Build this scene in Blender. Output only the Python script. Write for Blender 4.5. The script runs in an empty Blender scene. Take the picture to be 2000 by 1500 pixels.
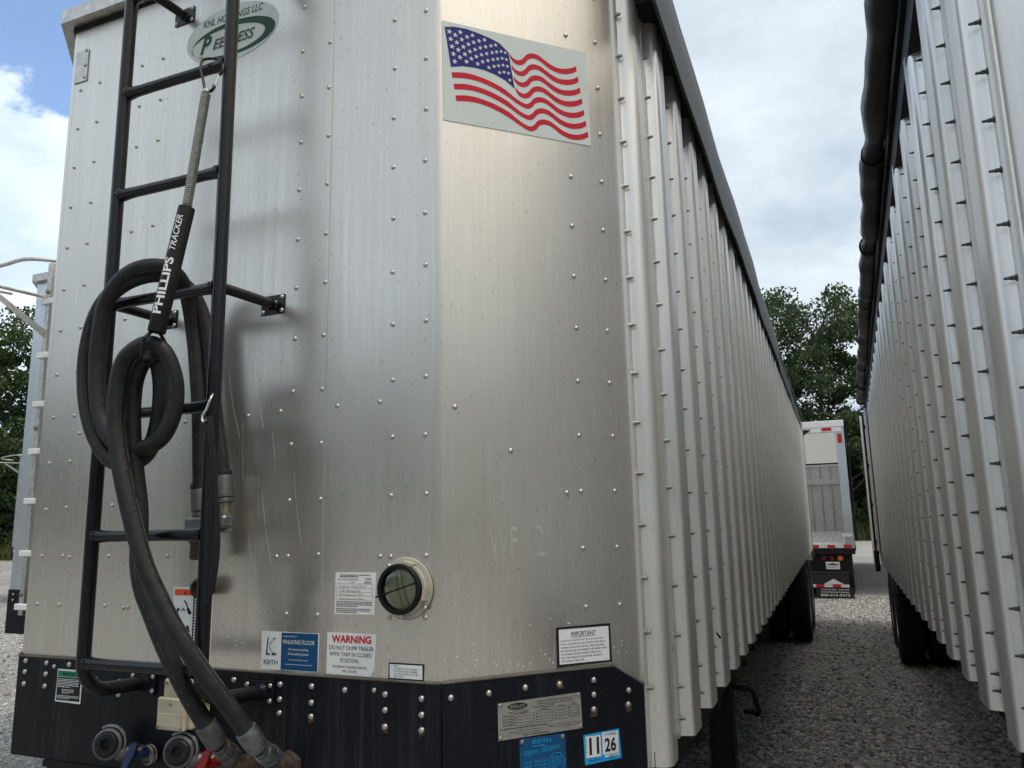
import bpy, bmesh, math, random
import numpy as np
from mathutils import Vector, Matrix
R = math.radians
random.seed(7); rng = np.random.default_rng(7)
scene = bpy.context.scene
COL = scene.collection

# ------------------------------------------------------------------ camera
cam_d = bpy.data.cameras.new('camera'); cam = bpy.data.objects.new('camera', cam_d); COL.objects.link(cam)
cam_d.sensor_fit = 'HORIZONTAL'; cam_d.sensor_width = 36.0; cam_d.lens = 1503.5/2000*36
cam_d.clip_start = 0.05; cam_d.clip_end = 2000
yaw, pitch, roll = .3893, .1748, -.0203
_f = Vector((-math.sin(yaw)*math.cos(pitch), math.cos(yaw)*math.cos(pitch), math.sin(pitch)))
_r = Vector((math.cos(yaw), math.sin(yaw), 0)); _u = _r.cross(_f)
_r2 = _r*math.cos(roll)+_u*math.sin(roll); _u2 = -_r*math.sin(roll)+_u*math.cos(roll)
CAM = Vector((2.5258, -1.8357, 1.7913))
_m = Matrix((( _r2.x,_u2.x,-_f.x,CAM.x),(_r2.y,_u2.y,-_f.y,CAM.y),(_r2.z,_u2.z,-_f.z,CAM.z),(0,0,0,1)))
cam.matrix_world = _m
scene.camera = cam

# ------------------------------------------------------------------ world, sun, exposure
SUN_EL, SUN_AZ = R(64), R(104)        # azimuth clockwise from +Y
w = bpy.data.worlds.new('World'); scene.world = w; w.use_nodes = True
nt = w.node_tree; nt.nodes.clear(); N = nt.nodes.new; L = nt.links.new
out = N('ShaderNodeOutputWorld'); bg = N('ShaderNodeBackground'); bg.inputs['Strength'].default_value = 0.1
sky = N('ShaderNodeTexSky'); sky.sky_type = 'NISHITA'; sky.sun_disc = False
sky.sun_elevation = SUN_EL; sky.sun_rotation = SUN_AZ; sky.air_density = 1.0; sky.dust_density = 0.6
tc = N('ShaderNodeTexCoord'); sep = N('ShaderNodeSeparateXYZ'); L(tc.outputs['Generated'], sep.inputs[0])
def wm(op, a, b=None, c=None):
    n = N('ShaderNodeMath'); n.operation = op
    for i, x in enumerate((a, b, c)):
        if x is None: continue
        if isinstance(x, (int, float)): n.inputs[i].default_value = x
        else: L(x, n.inputs[i])
    return n.outputs[0]
zz = wm('ADD', wm('MAXIMUM', sep.outputs[2], 0.0), 0.22)
cmb = N('ShaderNodeCombineXYZ'); L(wm('DIVIDE', sep.outputs[0], zz), cmb.inputs[0]); L(wm('DIVIDE', sep.outputs[1], zz), cmb.inputs[1])
def wnoise(scale, detail, rough, off):
    mp = N('ShaderNodeMapping'); mp.inputs['Location'].default_value = off; L(cmb.outputs[0], mp.inputs[0])
    n = N('ShaderNodeTexNoise'); n.inputs['Scale'].default_value = scale; n.inputs['Detail'].default_value = detail; n.inputs['Roughness'].default_value = rough
    L(mp.outputs[0], n.inputs['Vector']); return n.outputs['Fac']
CL_OFF = (3.1, 1.7, 0.4)
n1 = wnoise(2.1, 9, .58, CL_OFF); n2 = wnoise(2.3, 7, .6, (7.3, 2.2, 1.0)); n3 = wnoise(.55, 2, .5, (0.6, 5.5, 3.0))
# the cloud deck thins towards the west (-X): blue high up, cumulus banks lower down
ux = wm('DIVIDE', sep.outputs[0], zz); uy = wm('DIVIDE', sep.outputs[1], zz)
def wrange(v, a, b, c, d):
    n = N('ShaderNodeMapRange'); n.interpolation_type = 'SMOOTHSTEP'; L(v, n.inputs[0])
    for i, x in enumerate((a, b, c, d)): n.inputs[i+1].default_value = x
    return n.outputs[0]
rad_ = wm('SQRT', wm('ADD', wm('MULTIPLY', ux, ux), wm('MULTIPLY', uy, uy)))
cov = wm('ADD', wm('ADD', n1, wm('MAXIMUM', wrange(ux, -.85, -.30, 0, .42), wrange(uy, .45, .05, 0, .42))), wrange(rad_, 1.22, 1.75, 0, .42))
mr = N('ShaderNodeMapRange'); mr.interpolation_type = 'SMOOTHSTEP'; L(cov, mr.inputs[0])
mr.inputs[1].default_value = .605; mr.inputs[2].default_value = .655; mr.inputs[3].default_value = 0; mr.inputs[4].default_value = 1
shade = wm('ADD', wm('MULTIPLY', n2, .9), wm('MULTIPLY', n3, .5))
cr = N('ShaderNodeValToRGB'); L(shade, cr.inputs[0])
cr.color_ramp.elements[0].position = .40; cr.color_ramp.elements[0].color = (.395, .49, .585, 1)
cr.color_ramp.elements[1].position = .92; cr.color_ramp.elements[1].color = (.80, .87, .93, 1)
_e = cr.color_ramp.elements.new(.62); _e.color = (.475, .575, .67, 1)
cs = N('ShaderNodeVectorMath'); cs.operation = 'SCALE'
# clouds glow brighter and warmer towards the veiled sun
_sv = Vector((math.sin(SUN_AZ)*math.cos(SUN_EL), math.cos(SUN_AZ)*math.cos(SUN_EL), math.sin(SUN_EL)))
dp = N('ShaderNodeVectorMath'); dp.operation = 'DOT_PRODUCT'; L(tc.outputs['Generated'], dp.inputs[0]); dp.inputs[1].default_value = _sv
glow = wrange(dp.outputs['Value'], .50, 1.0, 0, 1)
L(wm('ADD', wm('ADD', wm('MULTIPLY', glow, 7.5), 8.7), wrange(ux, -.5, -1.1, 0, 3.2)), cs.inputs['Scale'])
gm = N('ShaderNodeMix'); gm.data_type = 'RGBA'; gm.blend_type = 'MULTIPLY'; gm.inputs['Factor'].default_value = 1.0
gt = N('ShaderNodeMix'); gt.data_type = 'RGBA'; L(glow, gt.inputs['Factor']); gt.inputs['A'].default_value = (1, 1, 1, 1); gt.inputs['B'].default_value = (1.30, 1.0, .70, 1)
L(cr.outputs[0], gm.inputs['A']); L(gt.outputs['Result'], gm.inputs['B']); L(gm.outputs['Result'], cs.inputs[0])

sk = N('ShaderNodeVectorMath'); sk.operation = 'SCALE'; L(sky.outputs[0], sk.inputs[0]); sk.inputs['Scale'].default_value = 1.9
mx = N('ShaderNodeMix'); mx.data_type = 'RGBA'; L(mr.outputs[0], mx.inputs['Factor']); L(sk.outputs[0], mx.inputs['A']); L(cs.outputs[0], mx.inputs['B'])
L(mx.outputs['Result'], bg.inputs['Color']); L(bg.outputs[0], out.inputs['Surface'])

sun_d = bpy.data.lights.new('sun', 'SUN'); sun = bpy.data.objects.new('sun', sun_d); COL.objects.link(sun)
sun_d.energy = 1.2; sun_d.angle = R(14); sun_d.color = (1.0, .93, .83)
_sd = Vector((math.sin(SUN_AZ)*math.cos(SUN_EL), math.cos(SUN_AZ)*math.cos(SUN_EL), math.sin(SUN_EL)))
sun.rotation_euler = (-_sd).to_track_quat('-Z', 'Y').to_euler(); sun.location = (20, -5, 30)

scene.view_settings.view_transform = 'Standard'; scene.view_settings.look = 'None'
scene.view_settings.exposure = 0.42; scene.view_settings.gamma = 1.0; scene.view_settings.use_curve_mapping = False
try:
    scene.render.engine = 'CYCLES'
except Exception: pass

# ------------------------------------------------------------------ materials
MAT = {}
class NT:
    def __init__(s, name):
        s.m = bpy.data.materials.new(name); s.m.use_nodes = True; s.t = s.m.node_tree; s.t.nodes.clear()
        s.out = s.n('ShaderNodeOutputMaterial'); s.p = s.n('ShaderNodeBsdfPrincipled'); s.l(s.p.outputs[0], s.out.inputs[0]); MAT[name] = s.m
        s._tc = None
    def n(s, k): return s.t.nodes.new(k)
    def l(s, a, b): s.t.links.new(a, b)
    def co(s):
        if s._tc is None: s._tc = s.n('ShaderNodeTexCoord')
        return s._tc.outputs['Object']
    def mapv(s, sc=(1,1,1), loc=(0,0,0)):
        m = s.n('ShaderNodeMapping'); m.inputs['Scale'].default_value = sc; m.inputs['Location'].default_value = loc; s.l(s.co(), m.inputs[0]); return m.outputs[0]
    def noise(s, sc=(1,1,1), scale=1., detail=4, rough=.55, loc=(0,0,0)):
        n = s.n('ShaderNodeTexNoise'); n.inputs['Scale'].default_value = scale; n.inputs['Detail'].default_value = detail; n.inputs['Roughness'].default_value = rough
        s.l(s.mapv(sc, loc), n.inputs['Vector']); return n.outputs['Fac']
    def rng(s, v, a, b, c=0., d=1., smooth=False):
        n = s.n('ShaderNodeMapRange'); s.l(v, n.inputs[0]); n.interpolation_type = 'SMOOTHSTEP' if smooth else 'LINEAR'
        for i, x in enumerate((a, b, c, d)): n.inputs[i+1].default_value = x
        return n.outputs[0]
    def math(s, op, a, b):
        n = s.n('ShaderNodeMath'); n.operation = op
        for i, x in enumerate((a, b)):
            if isinstance(x, (int, float)): n.inputs[i].default_value = x
            else: s.l(x, n.inputs[i])
        return n.outputs[0]
    def mix(s, f, a, b):
        n = s.n('ShaderNodeMix'); n.data_type = 'RGBA'
        for k, x in (('Factor', f), ('A', a), ('B', b)):
            if isinstance(x, (int, float)): n.inputs[k].default_value = x
            elif isinstance(x, tuple): n.inputs[k].default_value = x if len(x) == 4 else (*x, 1)
            else: s.l(x, n.inputs[k])
        return n.outputs['Result']
    def bump(s, h, strength=.3, dist=.002, nrm=None):
        b = s.n('ShaderNodeBump'); b.inputs['Strength'].default_value = strength; b.inputs['Distance'].default_value = dist; s.l(h, b.inputs['Height'])
        if nrm is not None: s.l(nrm, b.inputs['Normal'])
        return b.outputs[0]
    def set(s, **k):
        for a, v in k.items():
            i = s.p.inputs[{'col':'Base Color','rough':'Roughness','metal':'Metallic','nrm':'Normal','spec':'Specular IOR Level','trans':'Transmission Weight','ior':'IOR','coat':'Coat Weight','alpha':'Alpha'}[a]]
            if isinstance(v, (int, float)): i.default_value = v
            elif isinstance(v, tuple): i.default_value = (*v, 1) if len(v) == 3 else v
            else: s.l(v, i)
        return s

def simple(name, col, rough=.5, metal=0., var=.15, scale=30., bump=0., spec=.5):
    a = NT(name); n = a.noise((1,1,1), scale, 5)
    c0 = tuple(x*(1-var) for x in col); c1 = tuple(min(1, x*(1+var)) for x in col)
    a.set(col=a.mix(a.rng(n, .3, .7), c0, c1), rough=a.rng(n, .2, .8, max(.05, rough-.08), min(1, rough+.08)), metal=metal, spec=spec)
    if bump: a.set(nrm=a.bump(n, .5, bump))
    return a

def aluminium(name, base, warm, rough, streak=1., speck=1., wav=.004, ox=True, met=.86):
    a = NT(name)
    fine = a.noise((75, 75, 1.1), 1., 4, .6); broad = a.noise((9, 9, 1.6), 1., 4, .6, (3, 1, 0)); blot = a.noise((1, 1, 1), 1.7, 3, .5, (5, 2, 8))
    drip = a.rng(a.noise((105, 105, 4.5), 1., 3, .5, (9, 4, 2)), .56, .68, 0, 1, True)
    sp = a.rng(a.noise((1, 1, .6), 95., 2, .5), .66, .74, 0, 1, True)
    sp2 = a.noise((1, 1, 1), 210., 3, .6, (2, 2, 2))
    b0 = tuple(x*.91 for x in base)
    col = a.mix(a.math('MULTIPLY', a.rng(fine, .3, .7), streak), base, b0)
    col = a.mix(a.math('MULTIPLY', a.rng(broad, .35, .75), .45*streak), col, warm)
    col = a.mix(a.math('MULTIPLY', drip, .40*streak), col, tuple(min(1, x*1.14) for x in base))
    col = a.mix(a.math('MULTIPLY', sp, .40*speck), col, (.24, .235, .225))
    col = a.mix(a.rng(sp2, .35, .75, 0, .16*speck), col, (.42, .41, .39))
    r = a.math('ADD', a.rng(fine, .25, .75, rough-.03, rough+.04), a.rng(blot, .3, .7, -.04, .05))
    if ox:      # the upper sheet is chalkier with oxide than the lower one
        sx = a.n('ShaderNodeSeparateXYZ'); a.l(a.co(), sx.inputs[0])
        r = a.math('ADD', r, a.rng(sx.outputs[2], 1.9, 2.9, -.02, .06, True))
    if not ox:      # every rib weathers a little differently, with grime in patches
        oi_ = a.n('ShaderNodeObjectInfo'); col = a.mix(a.rng(oi_.outputs['Random'], 0, 1, 0, .16), col, tuple(x*.72 for x in base))
        gr = a.noise((6, 6, 1.2), 1., 5, .6, (4, 8, 1)); col = a.mix(a.rng(gr, .5, .8, 0, .35), col, (.34, .325, .30)); r = a.math('ADD', r, a.rng(oi_.outputs['Random'], 0, 1, -.05, .05))
    wv = a.noise((1, 1, .55), 2.6, 2, .45, (1, 7, 3))
    nb = a.bump(wv, .55, wav)
    nb = a.bump(a.math('ADD', fine, a.math('MULTIPLY', sp2, .5)), .03, .0010, nb)
    a.set(col=col, rough=r, metal=met, nrm=nb)
    return a

aluminium('front_alu', (.70, .672, .628), (.65, .60, .53), .30, .75, .95, .0032, True, .87)
aluminium('post_alu', (.82, .81, .79), (.76, .74, .71), .36, .45, .6, .003, False, .74)
aluminium('right_alu', (.80, .795, .785), (.75, .745, .735), .36, .45, .4, .004, False, .74)
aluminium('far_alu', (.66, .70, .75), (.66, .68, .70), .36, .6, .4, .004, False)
simple('ghost_alu', (.705, .68, .637), .37, .85, .08)
simple('rivet_alu', (.47, .465, .45), .45, 1., .15, 60)
simple('bolt_steel', (.30, .30, .30), .38, 1., .2, 80)
simple('dark_screw', (.10, .10, .10), .45, .8, .3, 80)
simple('galv', (.56, .55, .53), .48, 1., .22, 40)
simple('zinc', (.20, .21, .225), .45, .9, .30, 55, .0008)
simple('dull_alu', (.14, .14, .138), .5, .9, .2, 60, .0006)
simple('stainless', (.5, .52, .5), .25, 1., .12, 70)
simple('rust', (.055, .038, .030), .75, .2, .4, 60, .001)
simple('rust_orange', (.10, .042, .020), .85, 0, .6, 160)
simple('brass', (.22, .21, .15), .45, .9, .25, 60)
simple('beige_plastic', (.47, .43, .32), .55, 0, .12, 26, .0004)
simple('pale_plastic', (.40, .39, .33), .5, 0, .10, 26, .0004)
simple('white_vinyl', (.74, .76, .77), .62, 0, .04, 14, spec=.18)
simple('pale_vinyl', (.60, .655, .655), .62, 0, .05, 14, spec=.18)
simple('paper', (.80, .81, .80), .62, 0, .04, 20, spec=.18)
simple('ink_black', (.018, .02, .024), .62, 0, .1, spec=.18)
simple('ink_grey', (.16, .17, .18), .62, 0, .1, spec=.18)
simple('ink_red', (.53, .012, .035), .62, 0, .05, spec=.18)
simple('ink_flag_blue', (.018, .020, .17), .62, 0, .10, 5, spec=.18)
simple('ink_blue', (.010, .075, .19), .62, 0, .06, spec=.18)
simple('ink_cyan', (.02, .33, .72), .62, 0, .06, spec=.18)
simple('ink_green', (.02, .20, .115), .62, 0, .06, spec=.18)
simple('ink_forest', (.035, .085, .065), .62, 0, .06, spec=.18)
simple('ink_slate', (.075, .105, .095), .62, 0, .06, spec=.18)
simple('ink_orange', (.78, .115, .03), .62, 0, .05, spec=.18)
simple('plate_alu', (.44, .43, .40), .42, .85, .12, 45)
simple('seal', (.11, .095, .082), .8, 0, .25, 40, .001)
simple('tyre', (.016, .016, .016), .8, 0, .25, 18, .001, .25)
simple('rim', (.30, .30, .31), .4, .8, .2, 15)
simple('frame_black', (.007, .007, .008), .6, 0, .3, 14, spec=.25)
simple('red_paint', (.26, .010, .012), .4, 0, .15, 50)
simple('navy_paint', (.012, .028, .09), .4, 0, .25, 50)
simple('reflector_red', (.46, .012, .02), .35, 0, .1)
simple('reflector_white', (.62, .63, .64), .35, 0, .1)
simple('lamp_red', (.14, .006, .012), .25, 0, .1)
simple('lamp_amber', (.72, .19, .01), .25, 0, .1)
simple('white_paint', (.80, .80, .79), .5, 0, .06, 9)
simple('floor_alu', (.80, .80, .80), .55, .3, .10, 9)
simple('mud_rubber', (.022, .023, .024), .6, 0, .15, 12, spec=.25)
simple('strap_rubber', (.010, .010, .0115), .5, 0, .2, 30, spec=.3)
simple('wood_block', (.10, .085, .06), .8, 0, .3, 20, .002)

a = NT('apron_paint')   # dark paint with dusty run-off streaks and rust dust
d1 = a.noise((40, 40, 1.6), 1., 4, .6); d2 = a.noise((1, 1, .6), 3.2, 5, .6, (2, 9, 4)); d3 = a.noise((1, 1, 1), 140, 2, .5)
c = a.mix(a.math('MULTIPLY', a.rng(d1, .48, .8), a.rng(d2, .4, .7)), (.0048, .0062, .0105), (.048, .050, .056))
c = a.mix(a.rng(d3, .74, .78, 0, .4), c, (.22, .21, .2))
a.set(col=c, spec=.2, rough=a.rng(d2, .3, .7, .32, .52), nrm=a.bump(d3, .15, .0006))
a = NT('ladder_black')
d1 = a.noise((1, 1, 1), 55, 4, .6); d2 = a.noise((1, 1, 1), 9, 4, .6, (3, 3, 3))
a.set(col=a.mix(a.rng(d1, .68, .76, 0, .35), a.mix(d2, (.0045, .005, .007), (.010, .010, .013)), (.10, .10, .10)), spec=.35, rough=a.rng(d2, .3, .7, .18, .34), nrm=a.bump(d2, .12, .001))
a = NT('hose_rubber')
d1 = a.noise((1, 1, 1), 26, 5, .6); d2 = a.noise((1, 1, 1), 160, 2, .5)
a.set(col=a.mix(a.rng(d1, .35, .75), (.011, .0115, .0125), (.026, .026, .028)), rough=a.rng(d1, .3, .7, .45, .6), nrm=a.bump(d2, .2, .0006), spec=.3)
simple('hose_print', (.042, .045, .048), .6, 0, .3, 200)
simple('hose_teal', (.10, .24, .23), .6, 0, .3, 90)
a = NT('tarp_vinyl')
d1 = a.noise((1, .35, 1), 16, 4, .6); d2 = a.noise((1, 1, 1), 3, 3, .5)
a.set(col=a.mix(d1, (.007, .007, .008), (.018, .018, .019)), spec=.35, rough=a.rng(d2, .3, .7, .36, .52), nrm=a.bump(d1, .5, .01))
a = NT('tarp_flap')
a.set(col=a.mix(a.noise((1, .2, 1), 9, 4, .6), (.016, .016, .017), (.030, .030, .031)), rough=.55, nrm=a.bump(a.noise((1, .25, 1), 5, 3), .4, .01))
a = NT('lens')      # thin clear cover: mostly see-through, a little sheen
tr_ = a.n('ShaderNodeBsdfTransparent'); tr_.inputs[0].default_value = (.86, .87, .82, 1); gl_ = a.n('ShaderNodeBsdfGlossy'); gl_.inputs['Roughness'].default_value = .12
fr_ = a.n('ShaderNodeFresnel'); fr_.inputs[0].default_value = 1.45; x_ = a.n('ShaderNodeMixShader'); a.l(a.math('MULTIPLY', fr_.outputs[0], .8), x_.inputs[0]); a.l(tr_.outputs[0], x_.inputs[1]); a.l(gl_.outputs[0], x_.inputs[2]); a.l(x_.outputs[0], a.out.inputs[0])
a = NT('lens_back'); d1 = a.noise((1,1,1), 30, 3); a.set(col=a.mix(d1, (.36, .35, .28), (.62, .61, .52)), rough=.4)
a = NT('screen_mesh')     # perforated see-through screen
v = a.n('ShaderNodeTexVoronoi'); v.inputs['Scale'].default_value = 9.; a.l(a.mapv((1,1,1)), v.inputs['Vector'])
nn = a.noise((1,1,1), 5, 4)
a.set(col=a.mix(nn, (.62, .62, .60), (.8, .8, .78)), rough=.6, alpha=a.rng(v.outputs['Distance'], .12, .6, .16, .42))
t_ = a.n('ShaderNodeBsdfTranslucent'); t_.inputs[0].default_value = (.50, .50, .49, 1); x_ = a.n('ShaderNodeMixShader'); x_.inputs[0].default_value = .6; a.l(a.p.outputs[0], x_.inputs[1]); a.l(t_.outputs[0], x_.inputs[2]); a.l(x_.outputs[0], a.out.inputs[0])

def gravel_nodes(a, dark=1.):
    v = a.n('ShaderNodeTexVoronoi'); v.inputs['Scale'].default_value = 56.; v.inputs['Randomness'].default_value = 1.; a.l(a.mapv((1,1,1)), v.inputs['Vector'])
    v2 = a.n('ShaderNodeTexVoronoi'); v2.inputs['Scale'].default_value = 130.; a.l(a.mapv((1,1,1), (3,5,1)), v2.inputs['Vector'])
    cr = a.n('ShaderNodeSeparateXYZ'); a.l(v.outputs['Color'], cr.inputs[0]); cr2 = a.n('ShaderNodeSeparateXYZ'); a.l(v2.outputs['Color'], cr2.inputs[0])
    big = a.noise((1,1,1), .35, 4, .6); sm = a.noise((1,1,1), 6, 4, .6, (4,4,4))
    k = a.math('ADD', a.math('MULTIPLY', cr.outputs[0], .62), a.math('MULTIPLY', cr2.outputs[1], .38))
    c = a.mix(a.rng(k, .2, .8, 0, 1, True), (.12, .123, .127), (.66, .665, .66))
    c = a.mix(a.rng(big, .42, .62, 0, .5), c, (.23, .222, .21))
    c = a.mix(a.rng(sm, .45, .75, 0, .3), c, (.20, .20, .20))
    h = a.math('ADD', a.math('MULTIPLY', v.outputs['Distance'], -1.), a.math('MULTIPLY', v2.outputs['Distance'], -.35))
    a.set(col=c, rough=.9, nrm=a.bump(h, .9, .022), spec=.25)
gravel_nodes(NT('gravel_ground'))
a = NT('gravel_stone')
oi = a.n('ShaderNodeNewGeometry'); c0 = a.mix(oi.outputs['Random Per Island'], (.09, .092, .096), (.72, .72, .71))
a.set(col=a.mix(a.rng(a.noise((1,1,1), 60, 4), .3, .7, 0, .4), c0, (.30, .298, .29)), rough=.9, spec=.25)
def leaf_mat(name, c0, c1, tr):
    a = NT(name); g = a.n('ShaderNodeNewGeometry'); nz = a.noise((1,1,1), .55, 3)
    c = a.mix(g.outputs['Random Per Island'], c0, c1); c = a.mix(a.rng(nz, .35, .7, 0, .5), c, tuple(x*.6 for x in c0))
    t = a.n('ShaderNodeBsdfTranslucent'); a.l(c, t.inputs[0]); m = a.n('ShaderNodeMixShader'); m.inputs[0].default_value = tr
    a.set(col=c, rough=.55, spec=.3); a.l(a.p.outputs[0], m.inputs[1]); a.l(t.outputs[0], m.inputs[2]); a.l(m.outputs[0], a.out.inputs[0])
leaf_mat('leaf_oak', (.048, .085, .030), (.125, .175, .062), .32)
leaf_mat('leaf_dark', (.038, .070, .032), (.092, .140, .058), .30)
leaf_mat('leaf_light', (.06, .095, .028), (.13, .165, .055), .28)
leaf_mat('grass', (.07, .10, .025), (.20, .20, .075), .25)
simple('bark', (.085, .07, .055), .9, 0, .35, 9, .02)
a = NT('verge'); a.set(col=a.mix(a.noise((1,1,1), 1.3, 6, .65), (.05, .075, .02), (.15, .145, .06)), rough=.95)

# ------------------------------------------------------------------ mesh helpers
ORG = {}
def org_of(o): return ORG.get(o.name, Vector((0,0,0)))
def tagit(o, label=None, cat=None, group=None, kind=None):
    if label: o['label'] = label
    if cat: o['category'] = cat
    if group: o['group'] = group
    if kind: o['kind'] = kind
    return o
def empty(name, loc, label, cat, group=None, local=False, rot=(0,0,0)):
    o = bpy.data.objects.new(name, None); COL.objects.link(o); o.location = loc; o.rotation_euler = rot; o.empty_display_size = .2
    ORG[o.name] = Vector((0,0,0)) if local else Vector(loc)
    return tagit(o, label, cat, group)
class MB:
    def __init__(s): s.v = []; s.f = []; s.m = []
    def add(s, vs, fs, mat=0):
        b = len(s.v); s.v.extend([tuple(p) for p in vs]); s.f.extend([tuple(i+b for i in f) for f in fs]); s.m.extend([mat]*len(fs)); return s
    def box(s, lo, hi, mat=0):
        x0,y0,z0 = lo; x1,y1,z1 = hi
        return s.add([(x0,y0,z0),(x1,y0,z0),(x1,y1,z0),(x0,y1,z0),(x0,y0,z1),(x1,y0,z1),(x1,y1,z1),(x0,y1,z1)],
              [(0,3,2,1),(4,5,6,7),(0,1,5,4),(1,2,6,5),(2,3,7,6),(3,0,4,7)], mat)
    def bbox(s, lo, hi, b=.004, mat=0):
        """box with chamfered edges"""
        bm = bmesh.new(); bmesh.ops.create_cube(bm, size=1.)
        for v in bm.verts:
            v.co = Vector([ (lo[i]+hi[i])/2 + v.co[i]*(hi[i]-lo[i]) for i in range(3)])
        bmesh.ops.bevel(bm, geom=bm.edges[:], offset=b, segments=1, affect='EDGES', profile=.5)
        bm.verts.index_update(); s.add([v.co for v in bm.verts], [[v.index for v in f.verts] for f in bm.faces], mat); bm.free(); return s
    def extrude(s, poly, axis, a0, a1, mat=0, caps=True, closed=True):
        """poly: 2D points; axis 'z': (x,y) extruded in z; 'y': (x,z) in y; 'x': (y,z) in x"""
        n = len(poly)
        def P(p, t): return {'z': (p[0],p[1],t), 'y': (p[0],t,p[1]), 'x': (t,p[0],p[1])}[axis]
        vs = [P(p, a0) for p in poly]+[P(p, a1) for p in poly]
        fs = [(i,(i+1)%n,n+(i+1)%n,n+i) for i in range(n if closed else n-1)]
        if caps and closed: fs += [tuple(range(n-1,-1,-1)), tuple(range(n, 2*n))]
        return s.add(vs, fs, mat)
    def plate(s, pts, nrm, th, mat=0):
        n = Vector(nrm).normalized()*th; k = len(pts); vs = [Vector(p) for p in pts]+[Vector(p)+n for p in pts]
        fs = [tuple(range(k-1,-1,-1)), tuple(range(k,2*k))]+[(i,(i+1)%k,k+(i+1)%k,k+i) for i in range(k)]
        return s.add(vs, fs, mat)
    def tube(s, path, r, seg=12, caps=True, mat=0, closed=False):
        P = [Vector(p) for p in path]; n = len(P); rr = r if isinstance(r, (list, tuple)) else [r]*n
        T = []
        for i in range(n):
            if closed: t = P[(i+1)%n]-P[(i-1)%n]
            else: t = P[min(i+1,n-1)]-P[max(i-1,0)]
            T.append(t.normalized() if t.length > 1e-9 else Vector((0,0,1)))
        up = Vector((0,0,1)) if abs(T[0].z) < .9 else Vector((1,0,0))
        e = (up-T[0]*up.dot(T[0])).normalized(); vs = []
        for i in range(n):
            e = (e-T[i]*e.dot(T[i])).normalized(); b = T[i].cross(e)
            for k in range(seg):
                a = 2*math.pi*k/seg; vs.append(P[i]+(e*math.cos(a)+b*math.sin(a))*rr[i])
        fs = []
        for i in range(n if closed else n-1):
            j = (i+1)%n
            for k in range(seg): fs.append((i*seg+k, i*seg+(k+1)%seg, j*seg+(k+1)%seg, j*seg+k))
        if caps and not closed: fs += [tuple(range(seg-1,-1,-1)), tuple(range((n-1)*seg, n*seg))]
        return s.add(vs, fs, mat)
    def lathe(s, prof, o, axis, seg=24, mat=0, caps=True):
        """prof: (radius, distance along axis)"""
        o = Vector(o); ax = Vector(axis).normalized(); up = Vector((0,0,1)) if abs(ax.z) < .9 else Vector((1,0,0))
        e = (up-ax*up.dot(ax)).normalized(); b = ax.cross(e); vs = []; n = len(prof)
        for r, h in prof:
            for k in range(seg):
                a = 2*math.pi*k/seg; vs.append(o+ax*h+(e*math.cos(a)+b*math.sin(a))*max(r, 1e-5))
        fs = [(i*seg+k, i*seg+(k+1)%seg, (i+1)*seg+(k+1)%seg, (i+1)*seg+k) for i in range(n-1) for k in range(seg)]
        if caps: fs += [tuple(range(seg-1,-1,-1)), tuple(range((n-1)*seg, n*seg))]
        return s.add(vs, fs, mat)
    def mesh(s, name, mats, org=Vector((0,0,0)), smooth=35):
        me = bpy.data.meshes.new(name); o = Vector(org)
        me.from_pydata([(p[0]-o.x, p[1]-o.y, p[2]-o.z) for p in s.v], [], s.f)
        for m in mats: me.materials.append(MAT[m])
        me.polygons.foreach_set('material_index', s.m)
        bm = bmesh.new(); bm.from_mesh(me); bmesh.ops.recalc_face_normals(bm, faces=bm.faces[:]); bm.to_mesh(me); bm.free()
        if smooth:
            me.polygons.foreach_set('use_smooth', [True]*len(me.polygons)); me.set_sharp_from_angle(angle=R(smooth))
        me.update(); return me
    def build(s, name, mats, parent=None, org=None, smooth=35, label=None, cat=None, group=None, kind=None):
        if isinstance(mats, str): mats = [mats]
        if org is None:
            if parent is not None: org = org_of(parent)
            else:
                A = np.array(s.v); lo, hi = A.min(0), A.max(0); org = ((lo[0]+hi[0])/2, (lo[1]+hi[1])/2, lo[2])
        org = Vector(org); o = bpy.data.objects.new(name, s.mesh(name, mats, org, smooth)); COL.objects.link(o)
        if parent is not None: o.parent = parent; o.location = org-org_of(parent)
        else: o.location = org
        ORG[o.name] = org
        return tagit(o, label, cat, group, kind)
def inst(me, name, parent, loc, rot=(0,0,0)):
    o = bpy.data.objects.new(name, me); COL.objects.link(o); o.parent = parent; o.location = Vector(loc)-org_of(parent); o.rotation_euler = rot; return o
def smooth_path(P, sub=6):
    P = [np.array(p, float) for p in P]; out = []
    for i in range(len(P)-1):
        p0 = P[max(i-1,0)]; p1 = P[i]; p2 = P[i+1]; p3 = P[min(i+2,len(P)-1)]
        for k in range(sub):
            t = k/sub; out.append(.5*((2*p1)+(-p0+p2)*t+(2*p0-5*p1+4*p2-p3)*t*t+(-p0+3*p1-3*p2+p3)*t**3))
    out.append(P[-1]); return [tuple(p) for p in out]
_tcache = {}
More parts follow.
